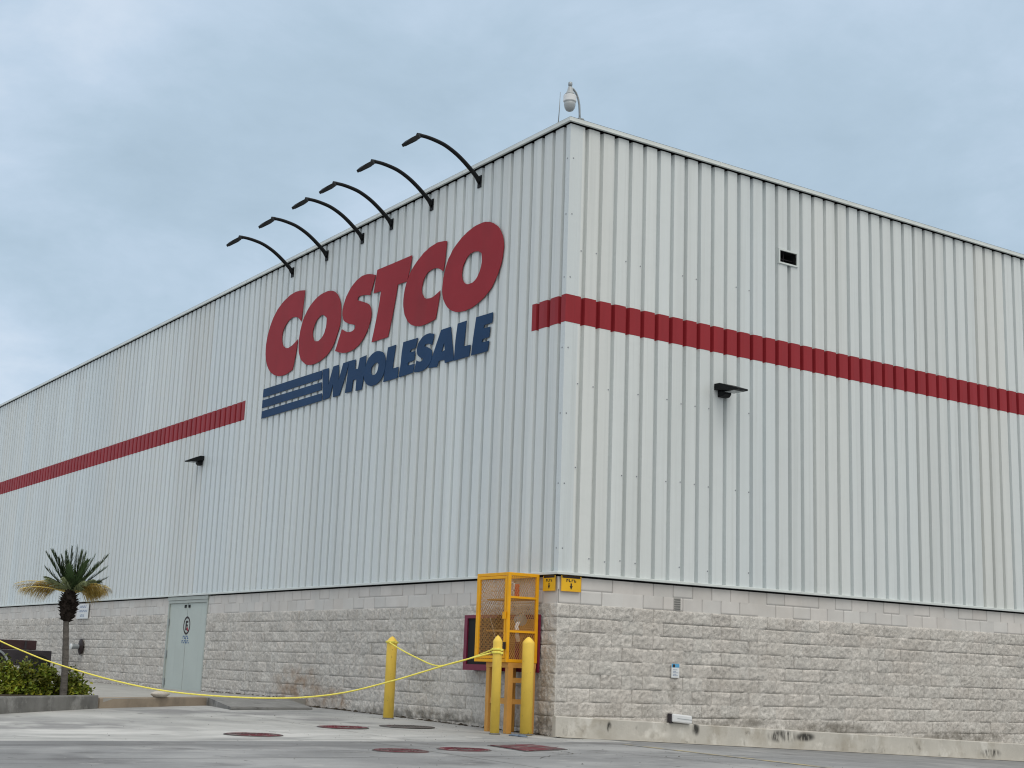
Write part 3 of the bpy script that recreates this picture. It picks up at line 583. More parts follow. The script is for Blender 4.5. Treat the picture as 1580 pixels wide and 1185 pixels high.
    ('S', [(-3.81,6.63),(-3.86,6.64),(-3.92,6.66),(-3.97,6.67),(-4.03,6.67),(-4.08,6.67),(-4.14,6.66),(-4.19,6.65),(-4.24,6.63),(-4.28,6.60),(-4.32,6.58),(-4.35,6.55),(-4.37,6.51),(-4.38,6.48),(-4.39,6.44),(-4.38,6.40),(-4.37,6.37),(-4.35,6.34),(-4.32,6.32),(-4.29,6.30),(-4.25,6.28),(-4.21,6.26),(-4.16,6.25),(-4.17,6.23),(-4.17,6.22),(-4.20,6.21),(-4.23,6.21),(-4.27,6.21),(-4.30,6.22),(-4.34,6.23),(-4.38,6.25),(-4.40,6.20),(-4.42,6.15),(-4.44,6.10),(-4.46,6.06),(-4.41,6.04),(-4.36,6.04),(-4.31,6.03),(-4.26,6.03),(-4.21,6.03),(-4.16,6.03),(-4.11,6.04),(-4.05,6.05),(-4.01,6.07),(-3.96,6.09),(-3.92,6.12),(-3.89,6.15),(-3.87,6.18),(-3.86,6.21),(-3.86,6.25),(-3.86,6.28),(-3.87,6.32),(-3.88,6.35),(-3.91,6.37),(-3.94,6.39),(-3.98,6.41),(-4.03,6.43),(-4.08,6.45),(-4.13,6.46),(-4.12,6.48),(-4.11,6.49),(-4.07,6.49),(-4.04,6.49),(-3.99,6.49),(-3.95,6.47),(-3.91,6.46),(-3.87,6.44),(-3.86,6.49),(-3.84,6.53),(-3.83,6.58)], None),
    ('A', [(-3.59,6.66),(-3.28,6.66),(-3.21,6.37),(-3.13,6.05),(-3.42,6.05),(-3.44,6.11),(-3.62,6.12),(-3.68,6.02),(-3.97,6.05),(-3.82,6.28),(-3.70,6.48)], [(-3.47,6.42),(-3.44,6.28),(-3.55,6.26)]),
    ('L', [(-3.05,6.67),(-2.77,6.67),(-2.80,6.47),(-2.83,6.24),(-2.62,6.23),(-2.65,6.04),(-3.12,6.04),(-3.10,6.39)], None),
    ('E', [(-2.47,6.67),(-1.97,6.66),(-1.98,6.49),(-2.21,6.49),(-2.23,6.44),(-2.03,6.43),(-2.06,6.26),(-2.25,6.26),(-2.27,6.21),(-2.05,6.20),(-2.09,6.03),(-2.58,6.04),(-2.54,6.32)], None),
]
def letter(name, P, Hh, m, y):
    bm = bmesh.new()
    rings = []
    for Q in ([P] if Hh is None else [P, Hh]):
        vv = [bm.verts.new((x, y, z)) for x, z in Q]
        rings.append([bm.edges.new((vv[i], vv[(i+1) % len(vv)])) for i in range(len(vv))])
    bmesh.ops.triangle_fill(bm, use_beauty=True, edges=[e for r_ in rings for e in r_], normal=(0, -1, 0))
    g = bmesh.ops.extrude_face_region(bm, geom=bm.faces[:])
    bmesh.ops.translate(bm, verts=[v for v in g['geom'] if isinstance(v, bmesh.types.BMVert)], vec=(0, .010, 0))
    bmesh.ops.recalc_face_normals(bm, faces=bm.faces[:])
    me = bpy.data.meshes.new(name); bmesh.ops.translate(bm, verts=bm.verts[:], vec=(6.5, 0, -5.8)); bm.to_mesh(me); bm.free()
    me.materials.append(m); o = bpy.data.objects.new(name, me); COL.objects.link(o); o.parent = sg; return o
for i, (ch, P, Hh) in enumerate(LETTERS):
    nm = 'blue_bar' if ch == 'bar' else 'letter'
    o = letter(nm, P, Hh, M['signred'] if i < 6 else M['signblue'], -.028 - .0022*(i % 3))
    if nm == 'letter': o['label'] = ('red letter %s' if i < 6 else 'blue letter %s') % ch

# ------------------------------------------------------------------ floodlights over the logo
arm_pts = [(0, 9.055), (-.04, 9.115), (-.14, 9.205), (-.32, 9.342), (-.50, 9.452), (-.71, 9.540), (-.91, 9.580), (-1.08, 9.595), (-1.21, 9.590)]
def make_flood(x):
    r = empty('floodlight', (x, 0, 9.05))
    MB().box((x-.055, -.022, 8.955), (x+.055, -.006, 9.165)).build('wall_plate', M['black'], r)
    sp = []
    P = arm_pts
    for i in range(len(P)-1):
        a, b = P[i], P[i+1]; p0 = P[max(i-1, 0)]; p3 = P[min(i+2, len(P)-1)]
        for k in range(4):
            t = k/4; f = lambda q: .5*((2*a[q]) + (b[q]-p0[q])*t + (2*p0[q]-5*a[q]+4*b[q]-p3[q])*t*t + (-p0[q]+3*a[q]-3*b[q]+p3[q])*t**3)
            sp.append((x, f(0)-.02, f(1)))
    sp.append((x, -1.23, 9.590))
    MB().tube(sp, [.042 - .012*i/len(sp) for i in range(len(sp))], 10).build('arm', M['black'], r, smooth=True)
    MB().tube([(x, -.022, 9.02), (x, -.10, 9.13)], .022, 8).build('brace', M['black'], r, smooth=True)
    MB().tube([(x, -1.19, 9.592), (x, -1.27, 9.585)], .036, 10).build('knuckle', M['black'], r)
    hd = MB(); d = Vector((0, -.245, -.175)).normalized(); n = Vector((0, -d.z, d.y)).normalized()
    if n.z < 0: n = -n
    o = Vector((x, -1.24, 9.572))
    for L_, hw, h0, h1 in (((0, .085), .05, -.022, .026),):
        pass
    secs = [(0, .055, -.030, .026), (.06, .095, -.048, .030), (.22, .110, -.050, .026), (.32, .100, -.046, .004)]
    vs = []
    for (t, hw, lo, hi) in secs:
        c = o + d*t
        for sx, h in ((-hw, lo), (hw, lo), (hw, hi), (-hw, hi)): vs.append(c + Vector((sx, 0, 0)) + n*h)
    fs = [(0,1,2,3), (12,15,14,13)] + [(4*i+j, 4*i+(j+1) % 4, 4*i+4+(j+1) % 4, 4*i+4+j) for i in range(3) for j in range(4)]
    hd.add(vs, fs); h = hd.build('lamp_head', M['black'], r, bevel=.006)
    ln = MB(); c0, c1 = o + d*.08, o + d*.29
    ln.prism([c0 + Vector((-.06,0,0)) + n*-.0515, c0 + Vector((.06,0,0)) + n*-.0515, c1 + Vector((.065,0,0)) + n*-.0505, c1 + Vector((-.065,0,0)) + n*-.0505], n*-.004)
    ln.build('lens', M['black'], h)
    return r
fl0 = make_flood(-2.569)
names = ['curved black floodlight nearest the roof corner, beyond the end of the red lettering top',
         'second curved black floodlight from the roof corner, above the last red letter O',
         'third curved black floodlight from the roof corner, above the second red letter C',
         'fourth curved black floodlight from the roof corner, above the red letter T',
         'fifth curved black floodlight from the roof corner, above the red letter S',
         'curved black floodlight farthest from the roof corner, above the first red letters C and O']
for i, x in enumerate((-2.569, -4.144, -5.602, -6.75, -8.271, -9.873)):
    o = fl0 if i == 0 else copy_tree(fl0)
    o.location = (x, 0, 9.05)
    tag(o, names[i], 'floodlight', 'curved floodlights along the roof edge')

# ------------------------------------------------------------------ wall packs
def make_wallpack():
    r = empty('wall_light', (0, 3.157, 5.42))
    yc = 3.157
    def loft(secs, name, parent):
        mb = MB(); vs = []
        for (x, hw, lo, hi) in secs: vs += [(x, yc-hw, lo), (x, yc+hw, lo), (x, yc+hw, hi), (x, yc-hw, hi)]
        k = len(secs)
        mb.add(vs, [(0,1,2,3), tuple(4*(k-1)+j for j in (3,2,1,0))] + [(4*i+j, 4*i+(j+1) % 4, 4*i+4+(j+1) % 4, 4*i+4+j) for i in range(k-1) for j in range(4)])
        return mb.build(name, M['black'], parent, bevel=.005)
    loft([(.006, .165, 5.515, 5.615), (.13, .165, 5.50, 5.612), (.30, .150, 5.475, 5.555), (.50, .110, 5.462, 5.490)], 'hood', r)
    loft([(.006, .085, 5.405, 5.514), (.10, .085, 5.405, 5.50), (.16, .07, 5.44, 5.494)], 'driver_box', r)
    mb = MB().box((.19, yc-.10, 5.462), (.40, yc+.10, 5.468)); mb.build('lens', M['lens'], r)
    return r
wp = make_wallpack()
tag(wp, 'black wall light on the side wall below the red band', 'wall light', 'black wall lights')
wq = copy_tree(wp); wq.location = (-14.20, 0, 5.37); wq.rotation_euler = (0, 0, R(-90)); wq.scale = (.74, .95, 1)
tag(wq, 'black wall light on the logo wall below the red band, left of the blue bars', 'wall light', 'black wall lights')

# ------------------------------------------------------------------ roof camera and rod
rc = empty('roof_camera', (.05, .05, 9.44))
tag(rc, 'white dome camera on a curved pole at the roof corner', 'security camera')
MB().tube([(.0, .165, 9.38), (.0, .160, 9.50), (.0, .150, 9.64), (.0, .125, 9.74), (.01, .075, 9.82), (.015, .02, 9.865), (.02, -.04, 9.88)], .017, 10).build('pole', M['galv'], rc, smooth=True)
MB().box((-.05, .115, 9.385), (.05, .215, 9.418)).build('foot', M['galv'], rc)
MB().lathe([(.012, .07), (.03, .06), (.035, .03), (.03, .0), (.02, -.01)], (.02, -.05, 9.90), 16).build('hanger', M['galv'], rc, smooth=True)
MB().lathe([(.02, 0), (.035, -.02), (.045, -.07), (.07, -.12), (.098, -.155)], (.02, -.05, 9.895), 24).build('cap', M['greyplas'], rc, smooth=True)
MB().lathe([(.098, 0), (.103, -.01), (.103, -.095), (.095, -.105)], (.02, -.05, 9.738), 24).build('housing', M['whiteplas'], rc, smooth=False)
MB().lathe([(.092, 0), (.090, -.05), (.078, -.10), (.055, -.135), (.02, -.152), (.003, -.154)], (.02, -.05, 9.632), 24).build('dome', M['greyplas'], rc, smooth=True)
rd = MB().tube([(-.43, .06, 9.40), (-.405, .06, 9.70), (-.395, .06, 9.97)], [.009, .007, .004], 8).build('lightning_rod', M['galv'], None, smooth=True)
tag(rd, 'thin grey rod standing on the roof edge beside the dome camera', 'rod')

# ------------------------------------------------------------------ bollards
def make_bollard(x, y, h, rad):
    z = gz(x, y); r = empty('bollard', (x, y, z))
    MB().lathe([(rad, -.03), (rad, h-.09), (rad*.98, h-.075), (rad*.55, h-.028), (rad*.15, h-.002), (.002, h)], (x, y, z), 28).build('post', M['yellow'], r, smooth=False)
    bm = MB().lathe([(rad+.012, .0), (rad+.010, .012), (rad+.001, .018)], (x, y, z), 28); bm.build('base_grout', M['darkkerb'], r)
    for p in r.children:
        if p.data.name.startswith('post'): 
            p.data.polygons.foreach_set('use_smooth', [len(f.vertices) == 4 for f in p.data.polygons])
    return r
GB = 'yellow bollards at the wall corner'
tag(make_bollard(-3.734, -.591, 1.31, .085), 'yellow bollard standing alone by the wall left of the cage', 'bollard', GB)
tag(make_bollard(-.262, -.831, 1.365, .066), 'thinner yellow bollard before the cage with ropes tied to it', 'bollard', GB)
tag(make_bollard(-.165, -.366, 1.365, .086), 'thicker yellow bollard nearest the wall corner, with no rope', 'bollard', GB)

# ------------------------------------------------------------------ ropes
def spline(pts, k=6):
    P = [Vector(p) for p in pts]; out = []
    for i in range(len(P)-1):
        a, b = P[i], P[i+1]; p0 = P[max(i-1, 0)]; p3 = P[min(i+2, len(P)-1)]
        for j in range(k):
            t = j/k; out.append(.5*((2*a) + (b-p0)*t + (2*p0-5*a+4*b-p3)*t*t + (-p0+3*a-3*b+p3)*t**3))
    out.append(P[-1]); return out
def coil(c, rad, z, turns=2):
    return [(c[0]+rad*math.cos(a), c[1]+rad*math.sin(a), z + .012*a/6.28) for a in [i*math.pi/8 for i in range(int(16*turns)+1)]]
def wind(pts, name, label, loops, r=.0115):
    mb = MB().tube(spline(pts), r, 7)
    for c, rad, z in loops: mb.tube(coil(c, rad, z), r, 6)
    return tag(mb.build(name, M['rope'], None, smooth=True), label, 'rope')
wind([(-7.35,-7.36,1.78), (-6.75,-6.81,1.48), (-6.073,-6.197,1.135), (-5.728,-5.882,.978), (-5.388,-5.572,.843), (-4.727,-4.969,.643), (-4.085,-4.382,.508),
      (-3.462,-3.813,.452), (-2.629,-3.054,.456), (-1.968,-2.45,.553), (-1.36,-1.895,.765), (-.762,-1.349,1.022), (-.330,-.895,1.205)],
     'rope', 'long yellow rope sagging from the thin bollard past the palm to the left', [((-.262,-.831), .076, 1.20)])
wind([(-3.675,-.670,1.345), (-3.2,-.73,1.235), (-2.693,-.76,1.125), (-1.989,-.80,1.003), (-1.42,-.833,1.048), (-.9,-.86,1.13), (-.331,-.866,1.255)],
     'rope', 'short yellow rope slung between the lone bollard and the thin bollard', [((-3.734,-.591), .096, 1.34), ((-.262,-.831), .076, 1.245)])

# ------------------------------------------------------------------ cage on its stand
cg = empty('meter_cage', (-.81, -.31, .09))
tag(cg, 'yellow wire mesh cage on a tan stand at the wall corner', 'cage')
cx0, cx1, cy0, cy1, cz0, cz1 = -1.235, -.385, -.595, -.055, 1.085, 2.37
t = .045
fr = MB()
for x in (cx0, cx1-t):
    for y in (cy0, cy1-t): fr.box((x, y, cz0), (x+t, y+t, cz1))
for z in (cz0, cz1-t):
    for y in (cy0, cy1-t): fr.box((cx0+t, y, z), (cx1-t, y+t, z+t))
    for x in (cx0, cx1-t): fr.box((x, cy0+t, z), (x+t, cy1-t, z+t))
fr.box((cx0+t, cy0+t, cz0+.006), (cx1-t, cy1-t, cz0+.014))
fro = fr.build('cage_frame', M['cageyel'], cg, bevel=.004)
# hinged front leaf and latch
dl = MB(); a0, a1, b0, b1, w = cx0+t+.006, cx1-t-.006, cz0+t+.006, cz1-t-.006, .038
dl.box((a0, cy0-.004, b0), (a0+w, cy0+.03, b1)).box((a1-w, cy0-.004, b0), (a1, cy0+.03, b1)).box((a0+w, cy0-.004, b0), (a1-w, cy0+.03, b0+w)).box((a0+w, cy0-.004, b1-w), (a1-w, cy0+.03, b1))
cd = dl.build('cage_door', M['cageyel'], cg, bevel=.003)
MB().box((a1-w-.004, cy0-.03, 1.70), (a1+.02, cy0-.004, 1.80)).build('latch', M['cageyel'], cd)
MB().box((a1-.005, cy0-.032, 1.27), (a1+.030, cy0-.004, 1.37)).build('padlock', M['ink'], cd)
def mesh_panel(P, u0, u1, v0, v1, pitch=.034, wd=.0066):
    """expanded metal: crossing flat strands clipped to the panel"""
    mb = MB(); sl = 1.9
    for sgn in (1, -1):
        k = int((u1-u0 + (v1-v0)/sl)/pitch)+2
        for i in range(-1, k):
            if sgn > 0: ua = u0 - (v1-v0)/sl + i*pitch; f = lambda v: ua + (v-v0)/sl
            else: ua = u0 + i*pitch; f = lambda v: ua - (v-v0)/sl
            va, vb = v0, v1
            pts = []
            inv = (lambda u: v0 + (u-ua)*sl) if sgn > 0 else (lambda u: v0 - (u-ua)*sl)
            lo, hi = sorted((inv(u0), inv(u1))); va, vb = max(va, lo), min(vb, hi)
            if vb - va < .01: continue
            p, q = (f(va), va), (f(vb), vb)
            d_ = .0015*sgn
            mb.add([P(p[0]-wd/2, p[1], d_), P(p[0]+wd/2, p[1], d_), P(q[0]+wd/2, q[1], d_), P(q[0]-wd/2, q[1], d_)], [(0,1,2,3)])
    return mb
mesh_panel(lambda u, v, d: (u, cy0+.012+d, v), a0+w, a1-w, b0+w, b1-w).build('mesh_panel', M['mesh'], cd, fix=False)
mesh_panel(lambda u, v, d: (cx1-.020+d, u, v), cy0+t, cy1-t, cz0+t, cz1-t).build('mesh_panel', M['mesh'], cg, fix=False)
mesh_panel(lambda u, v, d: (cx0+.020+d, u, v), cy0+t, cy1-t, cz0+t, cz1-t).build('mesh_panel', M['mesh'], cg, fix=False)
for z in (1.51, 2.0):
    MB().box((cx1-.032, cy0+t, z), (cx1-.004, cy1-t, z+.03)).build('side_rail', M['cageyel'], cg)
for z in (1.53, 1.985):
    MB().box((cx0+t, cy0+.16, z), (cx1-t, cy1-t, z+.022)).build('shelf', M['standorange'], cg)
MB().box((cx0+t, cy1-.02, cz0+t), (cx1-t, cy1-.008, 1.72)).build('back_panel', M['standorange'], cg)
# apparatus inside: pipe run with valve, dials and a pale hose
MB().tube([(-1.0, -.25, 1.12), (-1.0, -.25, 1.50)], .04, 12).build('pipe', M['maroon'], cg)
MB().tube([(-.62, -.25, 1.11), (-.62, -.25, 1.50)], .035, 12).build('pipe', M['maroon'], cg)
va = MB().lathe([(.02, -.05), (.085, -.045), (.09, 0), (.085, .045), (.02, .05)], (-.58, -.24, 1.70), 20, 'x'); va.build('valve', M['galv'], cg)
MB().tube(spline([(-.58,-.26,1.69), (-.52,-.34,1.60), (-.50,-.34,1.48), (-.55,-.28,1.40)]), .03, 10).build('hose', M['paper'], cg, smooth=True)
gauge = MB(); 
for a, b in (((-.86, 2.03), (-.84, 2.26)), ((-.70, 2.03), (-.68, 2.26)), ((-.86, 2.24), (-.68, 2.26)), ((-.86, 2.12), (-.68, 2.135))): gauge.box((a[0], -.30, a[1]), (b[0], -.28, b[1]))
gauge.build('wire_rack', M['paper'], cg)
MB().tube([(-.60, -.30, 2.02), (-.60, -.30, 2.22)], .035, 14).build('red_canister', mat('canister_red', (.55,.07,.03), .4, .5), cg)
MB().tube([(-.90, -.56, 1.73), (-.72, -.56, 1.40)], .006, 6).build('chain', M['wirecord'], cg)
# stand
lg = .085; zg = .09
for x in (-.965, -.470):
    for y in (cy0+.045, -.16):
        MB().box((x, y, zg), (x+lg, y+.085, cz0-.075)).build('leg', M['standorange'], cg, bevel=.004)
MB().box((-.965, cy0+.04, cz0-.075), (-.385, -.07, cz0-.003)).build('top_rail', M['standorange'], cg)
MB().box((-.875, cy0+.065, .50), (-.475, cy0+.105, .58)).build('rung', M['standorange'], cg)
for z in (.50, .80):
    MB().box((-.440, cy0+.135, z), (-.400, -.165, z+.07)).build('rung', M['standorange'], cg)
MB().box((-.920, cy0+.135, .50), (-.900, -.165, .57)).build('rung', M['standorange'], cg)

# maroon hose cabinet on the wall behind the cage
hc = empty('hose_cabinet', (-1.4, -.03, .96))
tag(hc, 'maroon wall cabinet with dark front, half hidden behind the yellow cage', 'cabinet')
hx0, hx1, hz0, hz1 = -2.17, -.365, .955, 1.79
hb = MB(); hb.box((hx0, -.04, hz0), (hx1, -.02, hz1))
w = .085
hb.box((hx0, -.20, hz0), (hx0+w, -.04, hz1)).box((hx1-.02, -.05, hz0), (hx1, -.04, hz1)).box((hx0+w, -.20, hz0), (-1.26, -.04, hz0+.09)).box((hx0+w, -.20, hz1-.05), (-1.26, -.04, hz1))
hb.box((-1.26, -.053, hz0), (hx1-.02, -.04, hz1))
hb.build('cabinet_body', M['maroon'], hc)
MB().box((hx0+w, -.175, hz0+.09), (-1.30, -.165, hz1-.05)).build('dark_pane', M['dark'], hc)

# yellow arrow signs either side of the corner
def arrow_sign(name, P, w, label):
    r = empty(name, P(w/2, 0, 2.13)); 
    def pan(a0, a1, b0, b1, d0, d1, m, nm, par):
        mb = MB(); q = [(a0,d0,b0),(a1,d0,b0),(a1,d0,b1),(a0,d0,b1),(a0,d1,b0),(a1,d1,b0),(a1,d1,b1),(a0,d1,b1)]
        mb.add([P(u, d, v) for u, d, v in q], [(0,1,2,3),(7,6,5,4),(0,4,5,1),(1,5,6,2),(2,6,7,3),(3,7,4,0)])
        return mb.build(nm, m, par)
    p = pan(0, w, 2.125, 2.352, .012, .018, M['signyel'], 'panel', r)
    bd = MB()
    def bar(a0, a1, b0, b1, mb):
        q = [(a0,.0182,b0),(a1,.0182,b0),(a1,.0182,b1),(a0,.0182,b1),(a0,.0205,b0),(a1,.0205,b0),(a1,.0205,b1),(a0,.0205,b1)]
        mb.add([P(u, d, v) for u, d, v in q], [(0,1,2,3),(7,6,5,4),(0,4,5,1),(1,5,6,2),(2,6,7,3),(3,7,4,0)])
    bar(0, w, 2.125, 2.131, bd); bar(0, .006, 2.131, 2.33, bd); bar(w-.006, w, 2.131, 2.33, bd)
    bd.build('border', M['standorange'], r)
    hd = MB(); bar(.02, w-.02, 2.318, 2.350, hd); hd.build('dark_header', M['ink'], r)
    ar = MB(); c = w/2
    pts = [(c-.012, 2.245), (c-.012, 2.205), (c-.028, 2.205), (c, 2.152), (c+.028, 2.205), (c+.012, 2.205), (c+.012, 2.245)]
    ar.add([P(u, .0195, v) for u, v in pts] + [P(u, .0183, v) for u, v in pts], [tuple(range(7)), tuple(range(13, 6, -1))] + [(i, (i+1) % 7, 7+(i+1) % 7, 7+i) for i in range(7)])
    ar.build('arrow', M['ink'], r)
    tx = MB(); n = 4; lw = w*.115
    for k in range(n):
        u = c + (k-(n-1)/2)*lw*1.12
        bar(u-lw*.42, u-lw*.14, 2.262, 2.302, tx)
        if k % 2: bar(u-lw*.14, u+lw*.38, 2.262, 2.273, tx)
        else: bar(u-lw*.14, u+lw*.38, 2.290, 2.302, tx)
        if k in (0, 3): bar(u+lw*.14, u+lw*.38, 2.273, 2.290, tx)
    tx.build('lettering', M['ink'], r)
    return tag(r, label, 'sign', 'yellow arrow signs at the corner')
arrow_sign('arrow_sign', lambda u, d, v: (-.345+u, -d, v), .305, 'yellow down arrow sign on the logo wall side of the corner, beside the cage')
arrow_sign('arrow_sign', lambda u, d, v: (d, .046+u, v), .365, 'wider yellow down arrow sign on the side wall at the corner')

# white notice on the logo wall behind the palm
nt = empty('notice_board', (-21.93, -.02, 1.92))
tag(nt, 'white notice with blue lettering on the block wall behind the palm', 'notice')
MB().box((-22.42, -.034, 1.915), (-21.44, -.022, 2.315)).build('panel', M['paper'], nt)
ln = MB()
for z, a, b, n in ((2.235, -22.20, -21.60, 8), (2.12, -22.25, -21.50, 10), (2.00, -22.1, -21.75, 5)):
    for k in range(n):
        x = a + (b-a)*k/n; ww = (b-a)/n*.62
        ln.box((x, -.0365, z-.03), (x+ww*.35, -.0345, z+.03))
        ln.box((x+ww*.35, -.0365, z+(.012 if k % 2 else -.03)), (x+ww, -.0345, z+(.03 if k % 2 else -.012)))
ln.build('lettering', M['inkblue'], nt)

# capped pipe outlet with round plate
po_ = empty('pipe_outlet', (-21.76, 0, 1.165))
tag(po_, 'dark capped pipe stub with a round plate on the block wall right of the palm', 'pipe')
MB().lathe([(.02, -.03), (.205, -.032), (.215, -.045), (.20, -.06), (.10, -.085), (.075, -.10)], (-21.76, 0, 1.165), 28, 'y').build('wall_plate', M['ink'], po_, smooth=False)
MB().lathe([(.06, -.09), (.06, -.25), (.075, -.25), (.075, -.29)], (-21.76, 0, 1.165), 20, 'y').build('pipe_stub', M['galv'], po_)
MB().lathe([(.076, -.291), (.076, -.325), (.03, -.335)], (-21.76, 0, 1.165), 20, 'y').build('cap', M['paper'], po_)

# poster on the side wall
st = empty('wall_poster', (.02, 2.237, .95))
tag(st, 'small white notice with a blue top stuck to the side wall blocks', 'notice')
MB().box((.012, 2.160, .952), (.018, 2.314, 1.160)).build('sheet', M['paper'], st)
MB().box((.0185, 2.162, 1.104), (.020, 2.312, 1.158)).build('blue_band', M['skyblue'], st)
mk = MB().lathe([(.024, 0), (.024, .0012)], (.0203, 2.205, 1.127), 14, 'x'); mk.build('dark_mark', M['ink'], st)
ln = MB()
for k in range(5): ln.box((.0185, 2.185, .978+.022*k), (.0198, 2.185 + (.10, .07, .11, .06, .09)[k], .984+.022*k))
ln.build('lettering', M['inkblue'], st)

# white box fixed above the plinth
wb = empty('white_box', (.07, 2.33, .30))
tag(wb, 'white rounded electrical box lying on the plinth of the side wall', 'electrical box')
def tiltbox(y0, y1, z0, z1, x0, x1, sl):
    return MB().add([(x0,y0,z0),(x1,y0,z0),(x1,y1,z0-sl),(x0,y1,z0-sl),(x0,y0,z1),(x1,y0,z1),(x1,y1,z1-sl),(x0,y1,z1-sl)], [(0,3,2,1),(4,5,6,7),(0,1,5,4),(1,2,6,5),(2,3,7,6),(3,0,4,7)])
tiltbox(2.115, 2.50, .300, .425, .02, .120, .030).build('box_body', M['whiteplas'], wb, bevel=.022)
tiltbox(2.088, 2.150, .290, .425, .015, .09, .004).build('end_cap', M['cartdark'], wb, bevel=.008)
tiltbox(2.20, 2.49, .352, .360, .119, .124, .024).build('seam', M['greyplas'], wb)

# ------------------------------------------------------------------ raised walkway, ramp, planter
def poly_slab(name, top, zb, m, label, cat, bev=0.0):
    mb = MB(); n = len(top)
    vs = list(top) + [(x, y, zb) for x, y, z in top]
    mb.add(vs, [tuple(range(n))] + [(i, n+i, n+(i+1) % n, (i+1) % n) for i in range(n)])
    return tag(mb.build(name, m, None, bevel=bev), label, cat, kind='structure')
WZ = .315
poly_slab('walkway', [(-7.38,-2.25,WZ), (-5.70,-4.62,WZ), (-7.2,-5.9,WZ), (-60,-5.9,WZ-.02), (-60,0.03,WZ-.05), (-15.5,.03,.262), (-13,.03,.262), (-8.0,.03,.30)], .0, M['concrete'], 'pale concrete walkway in front of the logo wall', 'walkway')
def kerb(name, a, b, z, w, zb, m, label):
    a, b = Vector((a[0], a[1], 0)), Vector((b[0], b[1], 0)); d = (b-a).normalized(); n = Vector((-d.y, d.x, 0))
    if n.x > 0: n = -n
    f = -n*.02
    mb = MB(); ring = [(f, zb), (f*.6, z-.02), (f*.1 , z), (n*w, z), (n*w, zb)]
    vs = [a + o + Vector((0,0,h)) for o, h in ring] + [b + o + Vector((0,0,h)) for o, h in ring]
    mb.add(vs, [(0,1,2,3,4), (9,8,7,6,5)] + [(i, i+1, i+6, i+5) for i in range(4)])
    return tag(mb.build(name, m), label, 'kerb', kind='structure')
kerb('kerb', (-5.66,-4.70), (-7.40,-2.22), WZ+.006, .16, .0, M['tankerb'], 'brown stained kerb edge of the walkway')
kerb('planter_kerb', (-1.6,-9.1), (-5.62,-4.74), .362, .16, .0, M['darkkerb'], 'dark grey kerb round the planting bed')
MB_pl = poly_slab('planter_bed', [(-1.85,-9.1,.325), (-5.66,-4.90,.325), (-7.2,-5.9,.335), (-12,-9.0,.335), (-9,-14,.335), (-3,-12.5,.325)], .0, M['soil'], 'dark soil of the planting bed', 'planting bed')
rp = MB()
top = [(-7.36,-2.20), (-8.0,-.42)]; low = [(-5.80,-2.43), (-6.22,-.72)]
rp.add([(*top[0], WZ-.004), (*low[0], .205), (*low[1], .205), (*top[1], WZ-.004), (*top[0], .05), (*low[0], .168), (*low[1], .168), (*top[1], .05)],
       [(0,1,2,3), (0,4,5,1), (1,5,6,2), (2,6,7,3)])
tag(rp.build('ramp', M['ramp'], None), 'grey concrete ramp down from the walkway beside the door', 'ramp')
sb = MB(); 
sb.lathe([(.01, -.06), (.08, -.055), (.12, -.01), (.115, .03), (.07, .062), (.01, .068)], (0, 0, 0), 12)
so = sb.build('loose_stone', M['stone'], None, smooth=True, fix=True); so.scale = (.9, 1.9, .8); so.location = (-6.62, -3.36, WZ+.055); so.rotation_euler = (0, 0, R(35))
tag(so, 'pale loose stone on the kerb under the rope', 'stone')
# weeds / dark dirt at the foot of the logo wall, plus painted crevice shade
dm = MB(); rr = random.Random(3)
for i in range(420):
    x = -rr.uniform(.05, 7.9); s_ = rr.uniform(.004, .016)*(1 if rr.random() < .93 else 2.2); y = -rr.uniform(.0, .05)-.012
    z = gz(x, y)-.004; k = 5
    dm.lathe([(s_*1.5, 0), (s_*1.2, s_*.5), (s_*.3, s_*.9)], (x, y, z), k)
for i in range(260):  # dark lumps painting the shaded crevice between walkway and wall
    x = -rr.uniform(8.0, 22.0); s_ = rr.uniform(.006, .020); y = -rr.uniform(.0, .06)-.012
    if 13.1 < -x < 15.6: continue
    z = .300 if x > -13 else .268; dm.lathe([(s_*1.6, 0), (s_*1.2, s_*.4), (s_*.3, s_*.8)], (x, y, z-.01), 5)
tag(dm.build('wall_foot_dirt_and_shade', M['soil'], None), 'dark moss and dirt, with painted crevice shade, along the foot of the logo wall', 'dirt', kind='stuff')
rg = MB()
for i in range(7): 
    x, y = -.02 + .05*i - .0, -.70 + .02*math.sin(i*2.1)
    rg.lathe([(.05, 0), (.045, .012 + .008*(i % 3)), (.01, .024)], (x, y, gz(x, y)), 7)
tag(rg.build('crumpled_rag', M['rag'], None, smooth=True), 'blue grey crumpled rag on the ground between two bollards', 'rag')

# ------------------------------------------------------------------ covers set in the paving
def cover(x, y, rad, m, label):
    z = gz(x, y) + .002; r = empty('manhole_cover', (x, y, z))
    MB().lathe([(rad+.022, 0), (rad+.018, .006), (rad+.006, .006), (rad+.004, .002), (.01, .002)], (x, y, z), 40).build('frame', M['coverdark'], r)
    MB().lathe([(rad, .001), (rad-.004, .010), (.01, .011)], (x, y, z), 40).build('lid', m, r)
    kn = MB()
    for i in range(-3, 4):
        for j in range(-3, 4):
            if i*i + j*j > 9: continue
            q = rad/3.9; kn.box((x+i*q-.012, y+j*q-.03, z+.0105), (x+i*q+.012, y+j*q+.03, z+.014))
    kn.build('tread', m, r)
    return tag(r, label, 'manhole cover', 'manhole covers in the paving')
cover(.085, -4.626, .345, M['cover'], 'maroon round cover on the apron, alone below the ramp')
cover(-1.484, -2.577, .345, M['cover'], 'faded maroon round cover on the apron left of the lone bollard')
cover(-1.736, -1.393, .39, M['coverdark'], 'dark round cover on the apron just right of the lone bollard')
cover(3.02, -4.218, .29, M['cover'], 'bright maroon round cover at the left of the street row')
